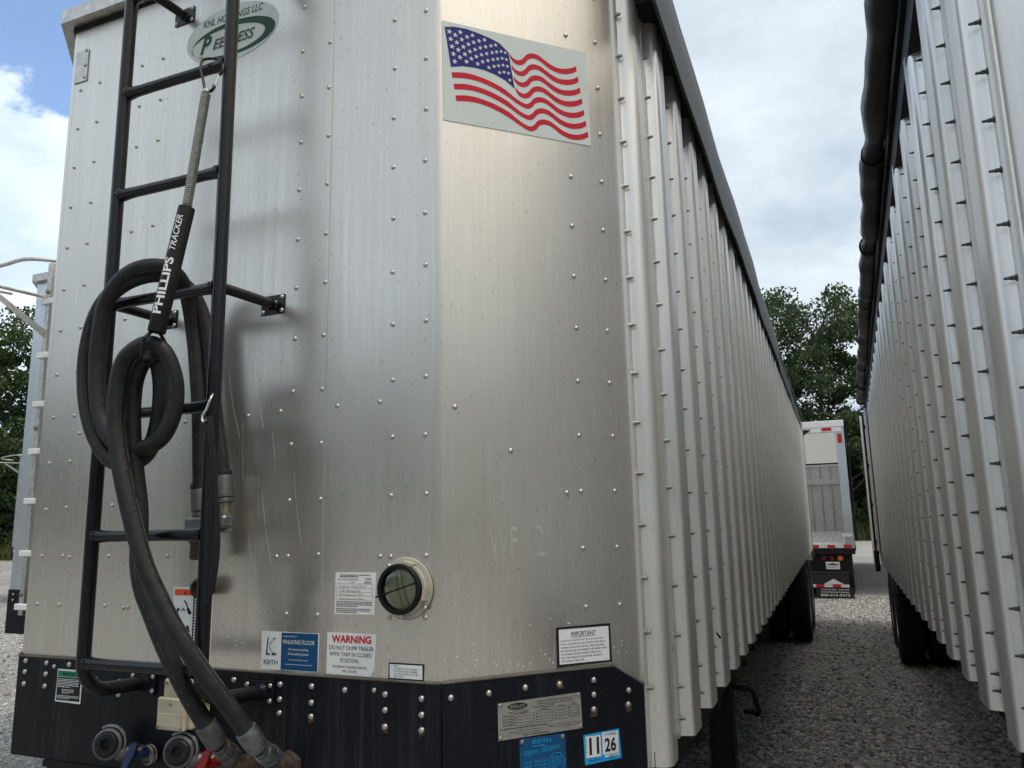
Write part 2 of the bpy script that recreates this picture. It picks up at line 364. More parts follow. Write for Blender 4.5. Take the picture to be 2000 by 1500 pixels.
def text_geo(body, shear=0., bold=0.):
    k = (body, shear, bold)
    if k in _tcache: return _tcache[k]
    cu = bpy.data.curves.new('tmp', 'FONT'); cu.body = body; cu.size = 1.; cu.shear = shear; cu.offset = bold; cu.resolution_u = 3; cu.fill_mode = 'FRONT'
    ob = bpy.data.objects.new('tmp', cu); COL.objects.link(ob); bpy.context.view_layer.update()
    dg = bpy.context.evaluated_depsgraph_get(); ev = ob.evaluated_get(dg); me = ev.to_mesh()
    V = [(v.co.x, v.co.y) for v in me.vertices]; F = [tuple(p.vertices) for p in me.polygons]
    ev.to_mesh_clear(); bpy.data.objects.remove(ob); bpy.data.curves.remove(cu)
    x0 = min(v[0] for v in V); x1 = max(v[0] for v in V); y0 = min(v[1] for v in V); y1 = max(v[1] for v in V)
    res = ([((x-x0)/(x1-x0), (y-y0)/(y1-y0)) for x, y in V], F, (x1-x0)/(y1-y0)); _tcache[k] = res; return res
class Decal:
    """thin printed sheet on a plane: (u right, v up) in metres from O"""
    def __init__(s, O, u, v, n, step=.0007): s.O = Vector(O); s.u = Vector(u).normalized(); s.v = Vector(v).normalized(); s.n = Vector(n).normalized(); s.mb = MB(); s.step = step
    def P(s, a, b, l): return s.O+s.u*a+s.v*b+s.n*(s.step*l)
    def sheet(s, pts, mat=0, th=.0012): s.mb.plate([s.P(a,b,.4) for a,b in pts], s.n, th, mat); s.base = th/s.step+.4; return s
    def poly(s, pts, mat, l=1): s.mb.add([s.P(a,b,s.base+l) for a,b in pts], [tuple(range(len(pts)))], mat); return s
    def rect(s, a0, b0, a1, b1, mat, l=1): return s.poly([(a0,b0),(a1,b0),(a1,b1),(a0,b1)], mat, l)
    def strip(s, A, B, mat, l=1):
        n = len(A); s.mb.add([s.P(*p, s.base+l) for p in A]+[s.P(*p, s.base+l) for p in B], [(i,i+1,n+i+1,n+i) for i in range(n-1)], mat); return s
    def text(s, body, uc, vc, h, w, mat, l=2, shear=0., bold=0., rot=0.):
        V, F, asp = text_geo(body, shear, bold); ca, sa = math.cos(rot), math.sin(rot); w = w or h*asp
        q = [((x-.5)*w, (y-.5)*h) for x, y in V]
        s.mb.add([s.P(uc+a*ca-b*sa, vc+a*sa+b*ca, s.base+l) for a, b in q], F, mat); return s
    def lines(s, a0, a1, v0, v1, n, mat, frac=.45, l=2, seed=1):
        """rows of tiny unreadable print"""
        rg = random.Random(seed); dv = (v1-v0)/n
        for i in range(n):
            x = a0; end = a1 if i < n-1 else a0+(a1-a0)*.6; vv = v0+dv*(i+.5); hh = abs(dv)*frac/2
            while x < end-.001:
                wl = min(abs(dv)*rg.uniform(.8, 3.2), end-x); s.rect(x, vv-hh, x+wl, vv+hh, mat, l); x += wl+abs(dv)*.4
        return s
    def build(s, name, mats, parent, label=None):
        return s.mb.build(name, mats, parent, smooth=0, label=label)
def dome_mesh(name, mat, r, h, seg=10, collar=0.):
    m = MB(); prof = [(r*1.0, 0), (r*.97, h*.25), (r*.80, h*.65), (r*.45, h*.93), (0.0008, h)]
    if collar: prof = [(r*1.35, 0), (r*1.35, collar), (r, collar)]+[(a, b+collar) for a, b in prof[1:]]
    m.lathe(prof, (0,0,0), (0,-1,0), seg); return m.mesh(name, [mat], smooth=50)

# ------------------------------------------------------------------ setting: ground
def sheet_grid(name, x0, x1, y0, y1, nx, ny, mat, zf, kind='structure'):
    xs = np.linspace(x0, x1, nx); ys = np.linspace(y0, y1, ny); m = MB()
    m.v = [(float(x), float(y), float(zf(x, y))) for y in ys for x in xs]
    m.f = [(j*nx+i, j*nx+i+1, (j+1)*nx+i+1, (j+1)*nx+i) for j in range(ny-1) for i in range(nx-1)]; m.m = [0]*len(m.f)
    return m.build(name, mat, None, org=(0,0,0), kind=kind)
sheet_grid('ground', -900, 900, -900, 900, 3, 3, 'gravel_ground', lambda x, y: 0.)
FLx, AA = 1.561, .4245; XR = FLx+AA; S2 = math.sqrt(.5)
ring = MB(); nseg = 96     # grassy verge round the yard, at the foot of the trees
for k in range(nseg):
    a = 2*math.pi*k/nseg
    for r_ in (52+2.5*math.sin(a*5)+1.5*math.sin(a*11+1), 300): ring.v.append((r_*math.cos(a), 8+r_*math.sin(a), .004+(.0 if r_ < 200 else .0)))
ring.f = [(2*k, 2*k+1, (2*k+3) % (2*nseg), (2*k+2) % (2*nseg)) for k in range(nseg)]; ring.m = [0]*nseg
ring.build('grass_verge', 'verge', None, org=(0,0,0), kind='structure', smooth=0)

def stones(name, areas, label):
    ico = bmesh.new(); bmesh.ops.create_icosphere(ico, subdivisions=1, radius=1.); bv = np.array([v.co[:] for v in ico.verts]); bf = np.array([[v.index for v in f.verts] for f in ico.faces]); ico.free()
    V = []; F = []; base = 0
    for (x0, x1, y0, y1, n, smin, smax) in areas:
        for i in range(n):
            s_ = smin+(smax-smin)*rng.random()**2.2
            sc = s_*np.array([rng.uniform(.7,1.25), rng.uniform(.7,1.25), rng.uniform(.45,.8)])
            v = bv*(1+rng.uniform(-.28,.28,(len(bv),1)))*sc; t = rng.uniform(0, 6.28); c_, s2 = math.cos(t), math.sin(t)
            v = np.stack([v[:,0]*c_-v[:,1]*s2, v[:,0]*s2+v[:,1]*c_, v[:,2]], 1)
            v += np.array([rng.uniform(x0,x1), rng.uniform(y0,y1), sc[2]*.35]); V.append(v); F.append(bf+base); base += len(bv)
    V = np.concatenate(V); F = np.concatenate(F); me = bpy.data.meshes.new(name)
    me.vertices.add(len(V)); me.vertices.foreach_set('co', V.ravel()); me.loops.add(F.size); me.loops.foreach_set('vertex_index', F.ravel())
    me.polygons.add(len(F)); me.polygons.foreach_set('loop_start', np.arange(0, F.size, 3)); me.update(calc_edges=True); me.materials.append(MAT['gravel_stone'])
    o = bpy.data.objects.new(name, me); COL.objects.link(o); return tagit(o, label, 'gravel', None, 'stuff')
stones('gravel', [(1.0, 3.9, 2.6, 7.5, 17000, .007, .024), (1.6, 4.2, 7.5, 17., 10000, .008, .026), (-13, -.9, 3.0, 14., 17000, .010, .032), (-2., 1., .4, 3.5, 3000, .007, .024)], 'loose pale grey crushed stone covering the yard')

# ------------------------------------------------------------------ main trailer
T = empty('walking_floor_trailer', (0,0,0), 'weathered aluminium trailer with flag decal, black ladder and coiled hoses on its front', 'trailer')
CU = Vector((S2, S2, 0)); CN = Vector((S2, -S2, 0)); ZV = Vector((0,0,1))
def ch(t, z, off=0.): p = Vector((FLx,0,0))+CU*t+CN*off; return (p.x, p.y, z)
ZB, ZT = 1.31, 3.70
# front sheets (lap joints at x=.333 and x=1.19); the right one wraps round the 45 degree corner
m = MB(); m.box((.004,.0005,ZB),(.345,.0035,ZT)); fp_l = m.build('front_sheet', 'front_alu', T)
m = MB(); m.box((.333,-.0058,ZB),(1.19,-.0026,ZT)); fp_m = m.build('front_sheet', 'front_alu', T)
rad = .035; tt = rad*math.tan(R(22.5)); prof = [(1.165, -.0025)]
for k in range(9):
    a = R(45*k/8); cx, cy = FLx-tt, -.0025+rad; prof.append((cx+rad*math.sin(a), cy-rad*math.cos(a)))
prof.append((XR-.0035, AA-.0035-.0025)); prof.append((XR+.006, AA+.012))
inner = [(x-(.0028 if i > 4 else 0), y+.0030) for i, (x, y) in enumerate(prof)][::-1]
m = MB(); m.extrude(prof+inner, 'z', ZB, ZT); fp_r = m.build('front_sheet', 'front_alu', T)
prof = []
for k in range(7):
    a = R(45*(1-k/6)); prof.append((tt-rad*math.sin(a), rad-rad*math.cos(a)))
poly = [(-AA, AA)]+prof+[(.02, .0), (.02, .004)]+[(x+.003, y+.004) for x, y in prof[::-1]]+[(-AA+.004, AA+.006)]
m = MB(); m.extrude(poly, 'z', ZB, ZT); fp_c = m.build('corner_sheet', 'front_alu', T)
# apron plate
YA = -.0085
m = MB(); m.box((.0, YA, 1.08), (FLx+.0035, -.0060, 1.384)); ap = m.build('apron_plate', 'apron_paint', T)
q = [(0,1.02),(.592,1.02),(.592,1.326),(.498,1.386),(0,1.386)]
m = MB(); m.plate([ch(t+.0, z, .0024) for t, z in q], CN, .0062); ap_c = m.build('apron_plate', 'apron_paint', T)
m = MB(); m.plate([(0,YA,1.08),(-.40,.40+YA,1.08),(-.40,.40+YA,1.39),(0,YA,1.39)], (1,1,0), .008); m.build('apron_plate', 'apron_paint', T)
m = MB(); m.box((.16,-.016,1.060),(FLx,.05,1.0795)); m.box((.16,.0,1.03),(FLx,.6,1.059)); m.build('pickup_plate', 'frame_black', T)
m = MB(); m.tube([(.0,-.0080,1.3845),(.5,-.0085,1.385),(1.1,-.0080,1.3840),(FLx,-.0085,1.385)], .0032, 8); m.tube([ch(0,1.386,.0085), ch(.25,1.3875,.009), ch(.498,1.387,.0085), ch(.594,1.328,.0085)], .0036, 8); m.build('seal_bead', 'seal', T)
# top cap
cp = [(-AA-.05, AA-.0), (-.022, -.045), (FLx+.022, -.045), (XR+.05, AA), (XR+.02, AA+.03), (FLx+.004, .03), (-.004, .03), (-AA-.02, AA+.03)]
m = MB(); m.extrude(cp, 'z', 3.672, 3.728); m.build('top_cap', 'galv', T)
m = MB(); m.extrude([(-AA, AA), (0, -.008), (FLx, -.008), (XR, AA), (XR-.02, AA+.03), (FLx, .02), (0, .02), (-AA+.02, AA+.03)], 'z', 3.655, 3.6725); m.build('cap_channel', 'frame_black', T)
m = MB(); m.bbox((.020, -.0045, 3.436), (.085, -.0002, 3.565), .0008); cp_ = m.build('corner_patch', 'galv', T)

RV = dome_mesh('rivet', 'rivet_alu', .0072, .0048); RVB = dome_mesh('apron_bolt', 'rivet_alu', .0086, .0065, 12, .0)
def rz(x, k): return 3.25+.033*x - k*(.1545+.0034*x)
for x, par, y in ((.055, fp_l, .0005), (.154, fp_l, .0005), (.370, fp_m, -.0058), (.470, fp_m, -.0058), (1.074, fp_m, -.0058), (1.179, fp_m, -.0058), (1.411, fp_r, -.0025), (1.517, fp_r, -.0025)):
    for k in range(-1, 13):
        z = rz(x, k)
        if z < 1.50 or z > 3.62 or (x < .1 and abs(z-3.5) < .09): continue
        if (abs(x-1.46) < .08 and abs(z-1.62) < .05) or (k == 12 and x > 1.): continue
        inst(RV, 'rivet', par, (x+random.uniform(-.002,.002), y, z+random.uniform(-.003,.003)))
for x, z, par, y in ((1.372,2.125,fp_r,-.0025),(1.23,2.124,fp_r,-.0025),(1.031,2.122,fp_m,-.0058),(.910,2.117,fp_m,-.0058),(.189,2.109,fp_l,.0005),(.66,2.115,fp_m,-.0058),(.78,2.117,fp_m,-.0058),
                     (1.377,1.701,fp_r,-.0025),(1.033,1.701,fp_m,-.0058),(.188,1.700,fp_l,.0005),(.62,1.703,fp_m,-.0058),(.45,1.545,fp_m,-.0058)):
    inst(RV, 'rivet', par, (x, y, z))
for t in (.4205, .529):
    for k in range(14):
        z = 3.47-.1602*k
        if z > 1.46 and not (t < .5 and 2.93 < z < 3.27): inst(RV, 'rivet', fp_r, ch(t+random.uniform(-.002,.002), z, .0022), (0,0,R(45)))
for t, z in ((.041,2.098),(.2036,1.981),(.3734,1.864)): inst(RV, 'rivet', fp_r, ch(t, z, .0022), (0,0,R(45)))
for z in (3.56, 3.50, 3.452): inst(RV, 'rivet', cp_, (.074, -.0045, z))
for x, zs in ((.036,(1.369,1.335,1.298)),(.134,(1.367,1.333,1.296)),(.237,(1.367,)),(.356,(1.329,)),(.458,(1.328,1.290)),(.901,(1.358,)),(1.063,(1.355,1.316,1.280)),(1.169,(1.356,1.314,1.278)),(1.276,(1.353,)),(1.401,(1.350,1.311,1.270)),(1.509,(1.346,1.307,1.270)),(.69,(1.345,))):
    for z in zs: inst(RVB, 'apron_bolt', ap, (x, YA, z))
for x in (.169, 1.367): inst(RV, 'rivet', ap, (x, YA, 1.358))
for t, z in ((.0226,1.349),(.126,1.350),(.229,1.354),(.3295,1.353),(.434,1.354),(.433,1.316),(.431,1.278),(.543,1.317),(.540,1.280)): inst(RVB, 'apron_bolt', ap_c, ch(t, z, .0085), (0,0,R(45)))
m = MB()     # rust bloom round four bolts: thin flaky discs
for (P, N_) in [((1.169,YA,1.276),(0,-1,0)),((1.509,YA,1.268),(0,-1,0)),((1.401,YA,1.270),(0,-1,0)),(ch(.431,1.276,.0085),CN),(ch(.540,1.277,.0085),CN),(ch(.3295,1.353,.0085),CN)]:
    n = Vector(N_); uu = n.cross(ZV).normalized(); pts = []
    for k in range(14):
        a = 2*math.pi*k/14; r_ = .0108*random.uniform(.7,1.25)*(1.35 if 3.6 < a < 5.6 else 1); pts.append(Vector(P)+uu*(r_*math.cos(a))+ZV*(r_*math.sin(a)))
    m = MB(); m.plate(pts, n, .0007); m.build('rust_bloom', 'rust_orange', T, smooth=0)

# ghost lettering left by an old decal on the corner sheet
g = Decal(ch(0,0,.0022), CU, ZV, CN, .0003); g.base = .0
g.text('WF', .175, 1.735, .075, .085, 0, 1); g.text('2', .285, 1.735, .085, .03, 0, 1); g.mb.build('ghost_lettering', 'ghost_alu', T, smooth=0, kind='stuff')

m = MB(); rg_ = random.Random(5)
for k in range(16):     # faint scuffs where the hoses swing against the sheet
    x = rg_.gauss(.985, .05) if k < 12 else rg_.uniform(.75, 1.15); z = rg_.uniform(1.75, 2.42); l = rg_.uniform(.03, .22); dx = rg_.uniform(-.10, .16)*l+.12*l
    m.tube([(x, -.0060, z), (x+dx*.4, -.0060, z-l*.5), (x+dx, -.0060, z-l)], rg_.uniform(.00012, .0003), 4)
m.build('scratches', 'ghost_alu', T, kind='stuff'); m = MB()
for k in range(170):     # pale chips of dried splash low on the sheets
    z = 1.40+abs(rg_.gauss(0, .05)); r_ = rg_.uniform(.0006, .0022)
    if k % 2: x, y = rg_.uniform(.02, 1.55), -.0062; m.plate([(x-r_,y,z),(x+r_*.6,y,z-r_),(x+r_,y,z+r_*.5),(x-r_*.3,y,z+r_*1.3)], (0,-1,0), .0006)
    else: t = rg_.uniform(.01, .58); m.plate([ch(t-r_,z,.0022),ch(t+r_*.6,z-r_,.0022),ch(t+r_,z+r_*.5,.0022),ch(t-r_*.3,z+r_*1.3,.0022)], CN, .0006)
m.build('splash_chips', 'paper', T, smooth=0, kind='stuff')

# ---- decals on the front
def front_decal(y): return Decal((0,y,0), (1,0,0), (0,0,1), (0,-1,0))
def corner_decal(off): return Decal(ch(0,0,off), CU, ZV, CN)
mm = lambda P: [(a/1000, b/1000) for a, b in P]
d = corner_decal(.0022); d.sheet(mm([(9,3258),(493,3264),(496,2943),(12,2939)][::-1]))
CT = mm([(17,3238),(47,3246),(84,3248),(122,3243),(160,3236),(192,3226),(221,3202)]); CB = mm([(36,3112),(73,3123),(107,3126),(141,3125),(176,3118),(207,3107),(239,3085)])
d.strip(CT, CB, 1, 1)
ST = [([(225,3199),(237,3186),(255,3183),(270,3194),(281,3208),(299,3217),(321,3216),(343,3204),(365,3193),(388,3187),(414,3190),(437,3198),(453,3208)],
       [(227,3185),(240,3171),(258,3168),(274,3176),(285,3191),(300,3200),(318,3200),(337,3191),(359,3178),(384,3171),(410,3171),(436,3179),(455,3191)]),
      ([(38,3095),(73,3102),(107,3102),(141,3097),(175,3088),(210,3074),(236,3057),(260,3045),(278,3042),(292,3052),(303,3066),(322,3074),(344,3072),(365,3061),(387,3049),(410,3043),(436,3044),(459,3052),(475,3062)],
       [(40,3078),(74,3084),(108,3085),(142,3080),(177,3070),(211,3056),(239,3041),(263,3030),(281,3027),(296,3035),(307,3049),(322,3057),(340,3057),(360,3048),(381,3035),(406,3027),(431,3026),(458,3033),(477,3045)])]
def dens(P): return [(a, b) for a, b, _ in smooth_path([(x, y, 0) for x, y in mm(P)], 3)]
for k in range(4): d.strip(dens([(a+5.5*k, b-36*k) for a, b in ST[0][0]]), dens([(a+5.5*k, b-36*k) for a, b in ST[0][1]]), 2, 1)
for k in range(3): d.strip(dens([(a+5.7*k, b-36*k) for a, b in ST[1][0]]), dens([(a+5.7*k, b-36*k) for a, b in ST[1][1]]), 2, 1)
def lerpc(Cv, s):
    s = min(max(s, 0), .9999)*(len(Cv)-1); i = int(s); f = s-i; return (Cv[i][0]*(1-f)+Cv[i+1][0]*f, Cv[i][1]*(1-f)+Cv[i+1][1]*f)
for i in range(11):
    sx = (i+.75)/11.6
    for j in range(5 if i % 2 == 0 else 4):
        ty = (j+.5+(0 if i % 2 == 0 else .5))/5.0*.94+.03
        A = lerpc(CT, sx); B = lerpc(CB, sx); px_, pz_ = A[0]*(1-ty)+B[0]*ty, A[1]*(1-ty)+B[1]*ty
        rr = .0098*(1-.35*sx); d.poly([(px_+(rr if k % 2 == 0 else rr*.4)*math.sin(k*math.pi/5+.1), pz_+(rr if k % 2 == 0 else rr*.4)*math.cos(k*math.pi/5+.1)) for k in range(10)][::-1], 0, 2)
d.build('flag_decal', ['pale_vinyl', 'ink_flag_blue', 'ink_red'], T, 'wavy stars and stripes flag printed on a pale sheet')

d = front_decal(-.0058); cx, cz, ea, eb = .775, 3.435, .197, .104      # oval maker's badge
el = lambda a, b, x=0, z=0, n=48, t0=0, t1=2*math.pi: [(cx+x+a*math.cos(t0+(t1-t0)*k/n), cz+z+b*math.sin(t0+(t1-t0)*k/n)) for k in range(n)]
d.sheet(el(ea, eb)); d.sheet_ = None
o1 = el(.178, .064, .008, -.022); o2 = el(.158, .050, -.014, -.026)
d.strip(o1+[o1[0]], o2+[o2[0]], 1, 1)
d.text('KNL HOLDINGS LLC', cx+.004, cz+.062, .027, .258, 2, 1, .25, .014)
d.rect(cx-.075, cz+.034, cx+.02, cz+.0365, 2, 1)
d.text('P', cx-.108, cz-.018, .066, .050, 1, 2, .35, .03); d.text('EERLESS', cx+.012, cz-.026, .038, .180, 2, 2, .35, .018)
d.build('badge_decal', ['pale_vinyl', 'ink_forest', 'ink_slate'], T, 'oval pale badge with green swoosh')

d = front_decal(-.0025); d.sheet([(1.212,1.391),(1.352,1.390),(1.364,1.408),(1.370,1.498),(1.213,1.499)])
d.text('WARNING', 1.291, 1.483, .020, .126, 1, 1, 0, .035); d.text('DO NOT DUMP TRAILER', 1.291, 1.4600, .0105, .140, 2, 1)
d.text('WITH TARP IN CLOSED', 1.289, 1.4435, .0105, .134, 2, 1); d.text('POSITION.', 1.287, 1.4275, .0105, .060, 2, 1)
d.text('EXTENSIVE TRAILER DAMAGE', 1.287, 1.411, .0062, .107, 2, 1); d.text('WILL OCCUR.', 1.286, 1.4005, .0062, .048, 2, 1)
d.build('warning_decal', ['white_vinyl', 'ink_red', 'ink_black'], T, 'white sticker headed WARNING in red')
d = front_decal(-.0058); d.sheet([(.993,1.393),(1.186,1.393),(1.188,1.494),(.992,1.495)])
d.rect(1.062, 1.3945, 1.1855, 1.4935, 1, 1); d.text('K', 1.026, 1.456, .045, .034, 2, 1, .12, .0); d.text('K', 1.027, 1.456, .036, .024, 0, 2, .12, -.01)
d.rect(1.010,1.431,1.024,1.436,2,1); d.rect(1.030,1.431,1.045,1.437,2,1); d.text('KEITH', 1.027, 1.4125, .0125, .048, 3, 1, 0, .012)
d.text('Equipped With A', 1.092, 1.4835, .005, .045, 0, 2); d.text('WALKING FLOOR', 1.121, 1.469, .0115, .106, 0, 2, .2); d.text('Horizontal Loading', 1.121, 1.449, .008, .066, 0, 2); d.text('& Unloading System', 1.121, 1.437, .008, .070, 0, 2)
d.text('www.keithwalkingfloor.com', 1.120, 1.4215, .0048, .064, 0, 2); d.rect(1.078,1.409,1.168,1.4100,0,2)
d.build('floor_system_decal', ['white_vinyl', 'ink_blue', 'ink_slate', 'ink_blue'], T, 'white and blue sticker reading WALKING FLOOR')
d = front_decal(-.0025); d.sheet([(1.235,1.547),(1.364,1.549),(1.366,1.659),(1.236,1.658)])
d.lines(1.252,1.350,1.654,1.645,2,1,.5,2,3); d.text('ANNUAL VEHICLE INSPECTION LABEL', 1.276, 1.640, .0032, .066, 1, 2, 0, .01); d.text('22968', 1.343, 1.642, .0055, .020, 1, 2, .4); d.text('July', 1.292, 1.6325, .005, .014, 1, 2, .4); d.text('2023', 1.341, 1.633, .006, .024, 1, 2, .4)
for z in (1.628, 1.6165, 1.6055, 1.596, 1.586): d.rect(1.241, z, 1.356, z+.0006, 1, 2)
d.rect(1.241,1.586,1.2416,1.628,1,2); d.rect(1.3555,1.586,1.3561,1.628,1,2)
for k, (s_, w_) in enumerate((('Knights Field Serv', .09), ('176 Road St', .07), ('Harrisburg NC', .08), ('Maintenance Dept', .085))): d.text(s_, 1.248+w_/2, 1.6205-.0107*k, .0058, w_, 2, 2, .45)
d.lines(1.241,1.356,1.583,1.567,4,1,.4,2,5); d.lines(1.241,1.350,1.5645,1.551,3,1,.4,2,6)
d.build('inspection_label', ['paper', 'ink_black', 'ink_grey'], T, 'white paper form with handwriting')
d = front_decal(-.0025); d.sheet([(1.407,1.388),(1.512,1.387),(1.514,1.429),(1.408,1.429)]); d.rect(1.4115,1.3910,1.5090,1.4255,1,1)
for k, s_ in enumerate(('NOTE:', 'THE DECK IN THIS TRAILER', 'IS A STRUCTURAL MEMBER.', 'ALL FASTENERS MUST BE', 'KEPT TIGHT.')): wd = (.014,.070,.072,.073,.030)[k]; d.text(s_, 1.424+wd/2, 1.4215-.0065*k, .0038, wd, 0, 2)
d.build('note_decal', ['ink_black', 'white_vinyl'], T, 'small white note with a black border')
d = front_decal(-.0058); d.sheet([(.655,1.403),(.806,1.403),(.808,1.610),(.654,1.612)])
d.rect(.660,1.588,.803,1.606,1,1); d.poly([(.697,1.591),(.707,1.591),(.702,1.602)],2,2); d.text('WARNING', .745, 1.597, .010, .055, 2, 2, 0, .008)
d.rect(.735,1.409,.803,1.586,2,1); d.rect(.660,1.409,.732,1.586,0,1)
for s_, zc in ((1, 1.545), (1, 1.495)):
    d.poly([(.668,zc-.012),(.676,zc-.012),(.683,zc+.006),(.673,zc+.006)],2,2); d.poly([(.711,zc+.006),(.721,zc+.006),(.727,zc-.012),(.718,zc-.012)],2,2); d.poly([(.690,zc-.004),(.697,zc+.008),(.704,zc-.004),(.702,zc-.004),(.697,zc+.004),(.692,zc-.004)],2,2); d.rect(.680,zc+.0005,.714,zc+.0018,2,2)
d.strip([(.701,1.575),(.710,1.566),(.718,1.550),(.731,1.538)],[(.698,1.572),(.706,1.563),(.714,1.548),(.729,1.535)],2,2); d.rect(.662,1.470,.731,1.4714,3,2); d.poly([(.690,1.415),(.712,1.415),(.712,1.43),(.697,1.45)],2,2)
d.mb.add([], []);
for k in range(20): d.rect(.741,1.580-.0082*k-.005,.752-(.003 if k%6==5 else 0),1.580-.0082*k,0,2)
d.build('hazard_decal', ['paper', 'ink_orange', 'ink_black', 'ink_grey'], T, 'tall pictogram sticker with an orange WARNING bar')
d = front_decal(YA); d.sheet([(.186,1.254),(.298,1.252),(.300,1.352),(.189,1.352)]); d.rect(.1905,1.2585,.294,1.3285,1,1); d.rect(.1915,1.330,.2955,1.3475,2,1); d.text('IMPORTANT', .243, 1.3385, .008, .06, 1, 2, 0, .006)
d.lines(.194,.288,1.325,1.297,6,0,.4,2,9); d.lines(.215,.268,1.294,1.279,4,0,.35,2,10); d.lines(.194,.290,1.275,1.263,3,0,.4,2,11)
d.build('load_decal', ['white_vinyl', 'ink_black', 'ink_green'], T, 'black sticker with white border and green heading')
d = corner_decal(.0022); d.sheet([(.327,1.394),(.497,1.397),(.495,1.500),(.327,1.499)]); d.rect(.334,1.402,.489,1.493,1,1)
d.text('IMPORTANT', .410, 1.479, .0125, .076, 0, 2); d.rect(.374,1.4705,.446,1.4713,0,2)
for k, (s_, w_) in enumerate((('ALL BOLTED CONNECTIONS (DIAGONAL BRACING,',.134),('FRONT CROSS BRACE, AND CENTER CROSS BRACE',.140),('CONNECTION IN THE TOP RAIL STRUCTURE MUST',.136),('BE CHECKED AND TIGHTENED IF NECESSARY EVERY',.144),('TWO WEEKS. FAILURE TO KEEP THESE BOLTS',.124),('TIGHT WILL RESULT IN PREMATURE FAILURE OF',.129),('THE TOP RAIL STRUCTURE.',.072))): d.text(s_, .338+w_/2, 1.4625-.0088*k, .0046, w_, 0, 2)
d.build('important_decal', ['ink_black', 'white_vinyl'], T, 'white IMPORTANT notice with thick black border')
d = corner_decal(.0085); d.sheet([(.150,1.231),(.394,1.235),(.391,1.327),(.150,1.322)]); b_ = 1.0
d.mb.add([d.P(x,z,d.base+1) for x, z in [(.205+.029*math.cos(a*.3927), 1.3105+.0085*math.sin(a*.3927)) for a in range(16)]], [tuple(range(16))], 1); d.text('PEERLESS', .204, 1.3105, .008, .046, 0, 2, .3, .005)
d.text('MANUFACTURED BY KNL HOLDINGS LLC', .314, 1.3165, .0042, .105, 1, 1); d.text('PARAGOULD, AR 72450  (870) 236-7753', .314, 1.3095, .0042, .105, 1, 1)
def fields(a0, a1, b0, b1, n, step):
    for k in range(n):
        z0 = b1-step*k; d.rect(a0, z0-step, a1, z0-step+.0007, 1, 1)
    d.rect(a0, b1-.0007, a1, b1, 1, 1); d.rect(a0, b1-step*n, a0+.0007, b1, 1, 1); d.rect(a1-.0007, b1-step*n, a1, b1, 1, 1)
fields(.196,.252,1.262,1.291,4,.0073); fields(.258,.306,1.262,1.293,4,.0073); fields(.312,.354,1.264,1.296,4,.0073); fields(.357,.384,1.268,1.298,4,.0073); fields(.196,.236,1.29,1.2995,1,.006); fields(.284,.312,1.29,1.306,1,.006); fields(.196,.276,1.24,1.2500,1,.0065); fields(.306,.386,1.24,1.2540,1,.0065)
for k, s_ in enumerate(('FRONT AXLE','1st INTER','2nd INTER','REAR AXLE')): d.text(s_, .178, 1.288-.0073*k, .0040, .030, 1, 1)
d.text('GVWR', .186, 1.2965, .004, .014, 1, 1); d.text('DATE OF MFG', .266, 1.303, .0038, .032, 1, 1); d.text('GAWR', .224, 1.2945, .0035, .014, 1, 1); d.text('TIRE SIZE', .282, 1.2965, .0035, .022, 1, 1); d.text('RIM SIZE', .333, 1.2995, .0035, .020, 1, 1); d.text('PSI', .370, 1.3015, .0035, .008, 1, 1); d.text('VIN', .188, 1.247, .004, .010, 1, 1); d.text('TYPE', .298, 1.2505, .004, .012, 1, 1); d.lines(.156,.386,1.2590,1.2550,1,1,.5,1,4); d.lines(.22,.34,1.2395,1.236,1,1,.5,1,8)
pl_ = d.build('maker_plate', ['plate_alu', 'ink_black'], T, 'grey metal maker plate of stamped fields')
for t, z in ((.156,1.317),(.385,1.321),(.388,1.241),(.156,1.236)): m = MB(); m.lathe([(.0052,0),(.0048,.002),(.003,.003),(.0028,.001)], ch(t,z,.010), CN, 10); m.build('pop_rivet', 'rivet_alu', pl_)
d = corner_decal(.0085); d.sheet([(.209,1.10),(.344,1.10),(.341,1.228),(.209,1.228)]); d.text('KEITH', .272, 1.217, .010, .052, 1, 1, 0, .004); d.lines(.245,.31,1.2085,1.2045,1,1,.5,1,5); d.lines(.222,.262,1.198,1.184,4,1,.4,1,6); d.lines(.272,.325,1.203,1.189,4,1,.4,1,7)
for k, s_ in enumerate(('SERIAL', 'MODEL', 'PATENT')): d.text(s_, .232, 1.168-.009*k, .005, .022, 1, 1); d.text('M 012345'[:6+k], .268, 1.168-.009*k, .006, .034, 1, 1)
cc = [(.314+.024*math.cos(k*.2618), 1.160+.024*math.sin(k*.2618)) for k in range(25)]; c2 = [(.314+.0225*math.cos(k*.2618), 1.160+.0225*math.sin(k*.2618)) for k in range(25)]; d.strip(cc, c2, 1, 1); d.lines(.298,.330,1.176,1.146,7,1,.3,1,12)
pb = d.build('blue_plate', ['ink_blue', 'ink_cyan'], T, 'blue metal data plate below the maker plate')
for t in (.216,.334): m = MB(); m.lathe([(.0058,0),(.0054,.0025),(.003,.0035),(.0028,.001)], ch(t,1.221,.010), CN, 10); m.build('pop_rivet', 'rivet_alu', pb)
d = corner_decal(.0085); d.sheet([(.398,1.140),(.511,1.145),(.506,1.221),(.396,1.216)]); d.rect(.4015,1.1575,.4475,1.212,1,1); d.rect(.4525,1.160,.5025,1.2165,1,1)
